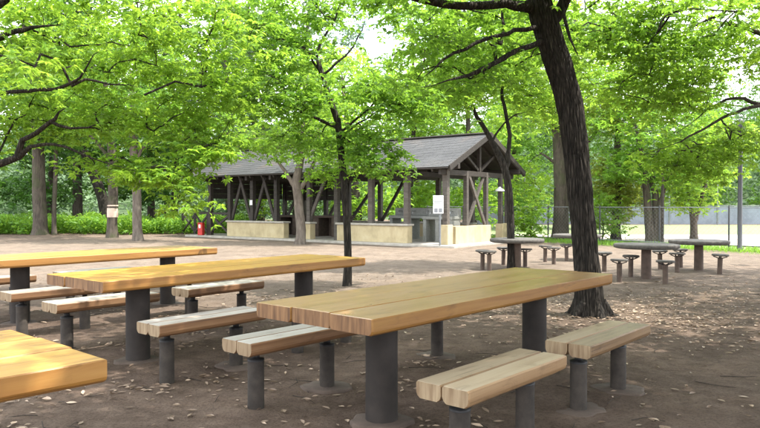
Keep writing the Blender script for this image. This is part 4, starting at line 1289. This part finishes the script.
# red box for a fire extinguisher
p = shp(-10.95, -0.32)
xb = empty('extinguisher_box', (p[0], p[1], 0.07), SRZ + 0.4, 'red fire extinguisher box standing at the left end post of the shelter', 'extinguisher box')
b_ = MB(); b_.box(-0.10, 0.10, -0.1, 0.1, 0.0, 0.46, 0.012); b_.build('case', M['red'], xb)
b_ = MB(); b_.box(-0.11, 0.11, -0.11, 0.11, 0.461, 0.49, 0.008); b_.build('lid', M['red'], xb)
b_ = MB(); b_.box(-0.05, 0.03, -0.104, -0.1005, 0.28, 0.42); b_.build('label_plate', M['white'], xb)

# ------------------------------------------------------------------ wire fence, poles, far screen
ff = empty('wire_fence', (F0[0], F0[1], 0), math.atan2((F1 - F0)[1], (F1 - F0)[0]), 'low chain-link fence with thin posts between the trees and the court', 'fence')
FL = float(np.linalg.norm(F1 - F0))
nposts = 9
for i in range(nposts):
    b_ = MB(); b_.lathe([(0.024, -0.1), (0.024, 1.22), (0.018, 1.235)], 10, (FL * i / (nposts - 1), 0)); b_.build('post', M['black'], ff)
for z in (0.12, 1.18):
    b_ = MB(); b_.tube([(0, 0, z), (FL, 0, z)], [0.014, 0.014], 6); b_.build('rail', M['galv'], ff)
b_ = MB()
s = -1.1
while s < FL:
    for sg in (1, -1):
        a_, c_ = s, s + 1.06
        za, zc = (0.12, 1.18) if sg > 0 else (1.18, 0.12)
        a2, c2 = max(0, a_), min(FL, c_)
        if c2 > a2:
            f1, f2 = (a2 - a_) / (c_ - a_), (c2 - a_) / (c_ - a_)
            b_.bar((a2, 0.004 * sg, za + (zc - za) * f1), (c2, 0.004 * sg, za + (zc - za) * f2), 0.0025, 0.0025)
    s += 0.12
tag(b_.build('wire_mesh', M['galv'], ff), kind='stuff')

b = G(740, 251.5)
lp = empty('lamp_post', (b[0], b[1], 0), 0, 'dark lamp post at the right edge by the wire fence', 'lamp post')
b_ = MB(); b_.lathe([(0.10, -0.05), (0.10, 0.06), (0.062, 0.10), (0.058, 2.0), (0.05, 3.2)], 16); b_.build('pole', M['black'], lp)
b_ = MB(); b_.lathe([(0.052, 3.2), (0.085, 3.24), (0.085, 3.5), (0.03, 3.56)], 16); b_.build('lantern', M['black'], lp)
b = G(662.5, 245)
up = empty('marker_post', (b[0], b[1], 0), 0, 'thin grey pole right of the clump of stems by the fence', 'pole')
b_ = MB(); b_.lathe([(0.05, -0.05), (0.046, 1.0), (0.042, 2.3)], 12); b_.build('pole', M['leg'], up)
b_ = MB(); b_.lathe([(0.044, 2.3), (0.047, 2.32), (0.02, 2.36)], 12); b_.build('cap', M['black'], up)

sc_ = empty('court_screen', (6, 42, 0), 0, 'tall far court fence with a blue-grey windscreen along its foot', 'fence')
for i in range(15):
    b_ = MB(); b_.lathe([(0.04, -0.1), (0.04, 3.0)], 8, (i * 3.0, 0)); b_.build('post', M['galv'], sc_)
    if i < 14:
        b_ = MB(); b_.box(i * 3.0 + 0.06, i * 3.0 + 2.94, -0.01, 0.01, 0.05, 1.15); b_.build('windscreen', M['blue_net'], sc_)
for z in (1.2,):
    b_ = MB(); b_.tube([(0, 0.03, z), (42, 0.03, z)], [0.02, 0.02], 6); b_.build('rail', M['galv'], sc_)

# ------------------------------------------------------------------ fallen leaves
def litter(n, cx, cy, sx, sy, L):
    x = rng.normal(0, 1, n) * sx + cx
    y = rng.normal(0, 1, n) * sy + cy
    return x, y, L * rng.uniform(0.5, 1.25, n)
parts = [(rng.uniform(-7, 8, 2000), rng.uniform(2.3, 12, 2000), 0.06 * rng.uniform(0.25, 1.25, 2000))]
for q in range(80):                        # drifts
    cx_, cy_ = rng.uniform(-5, 6), rng.uniform(2.6, 9.5)
    parts.append(litter(int(rng.integers(8, 34)), cx_, cy_, float(rng.uniform(0.12, 0.4)), float(rng.uniform(0.08, 0.25)), 0.06))
parts.append(litter(700, 2.6, 7.7, 0.8, 0.6, 0.05))
parts.append(litter(1500, 4.2, 8.6, 2.0, 0.9, 0.045))
parts.append(litter(500, 3.6, 6.8, 1.4, 0.7, 0.05))
x = np.concatenate([p[0] for p in parts]); y = np.concatenate([p[1] for p in parts]); ln = np.concatenate([p[2] for p in parts])
n = len(x)
a = rng.uniform(0, 2 * np.pi, n)
d = np.stack([np.cos(a), np.sin(a), rng.normal(0, 0.08, n)], -1)
s = np.stack([-np.sin(a), np.cos(a), rng.normal(0, 0.15, n)], -1)
zb = gz(x, y) + 0.006
b0 = np.stack([x, y, zb], -1)
W = (ln * rng.uniform(0.28, 0.5, n))[:, None]
Lc = ln[:, None]
curl = (ln * rng.uniform(0.05, 0.28, n))[:, None] * np.array([0, 0, 1.0])
v = np.stack([b0 - d * Lc * 0.5 + curl * 0.5, b0 + s * W * 0.5 - d * Lc * 0.12 + curl, b0 + s * W * 0.42 + d * Lc * 0.2 + curl, b0 + d * Lc * 0.55 + curl * 0.6,
              b0 - s * W * 0.45 + d * Lc * 0.15 + curl * 0.8, b0 - s * W * 0.5 - d * Lc * 0.15 + curl * 0.9, b0 + d * Lc * 0.02], 1).reshape(-1, 3)
k7 = (np.arange(n) * 7)[:, None]
f = np.stack([k7 + np.array(q) for q in ((0, 1, 6, 5), (1, 2, 3, 6), (6, 3, 4, 5))], 1).reshape(-1, 4)
o = link('fallen_leaves', fast_mesh('fallen_leaves', v, f, False, np.repeat(np.clip(rng.normal(0.5, 0.28, n), 0, 1), 3)), mats=[M['litter']])
tag(o, 'dry pale fallen leaves scattered over the soil', 'leaves', kind='stuff')
tw = MB()
for q in range(320):
    x, y = rng.uniform(-5, 6), rng.uniform(2.4, 10)
    a, l = rng.uniform(0, 6.28), rng.uniform(0.06, 0.30)
    p0 = np.array([x, y, float(gz(x, y)) + 0.005])
    d = np.array([math.cos(a), math.sin(a), 0]) * l
    e = np.array([-d[1], d[0], 0]) * rng.uniform(-0.15, 0.15)
    tw.tube(np.array([p0, p0 + d * 0.5 + e + [0, 0, 0.004], p0 + d]), [0.003, 0.0025, 0.0015], 4)
tag(tw.build('fallen_twigs', M['bark_brown']), 'thin dry twigs lying among the fallen leaves', 'twigs', kind='stuff')
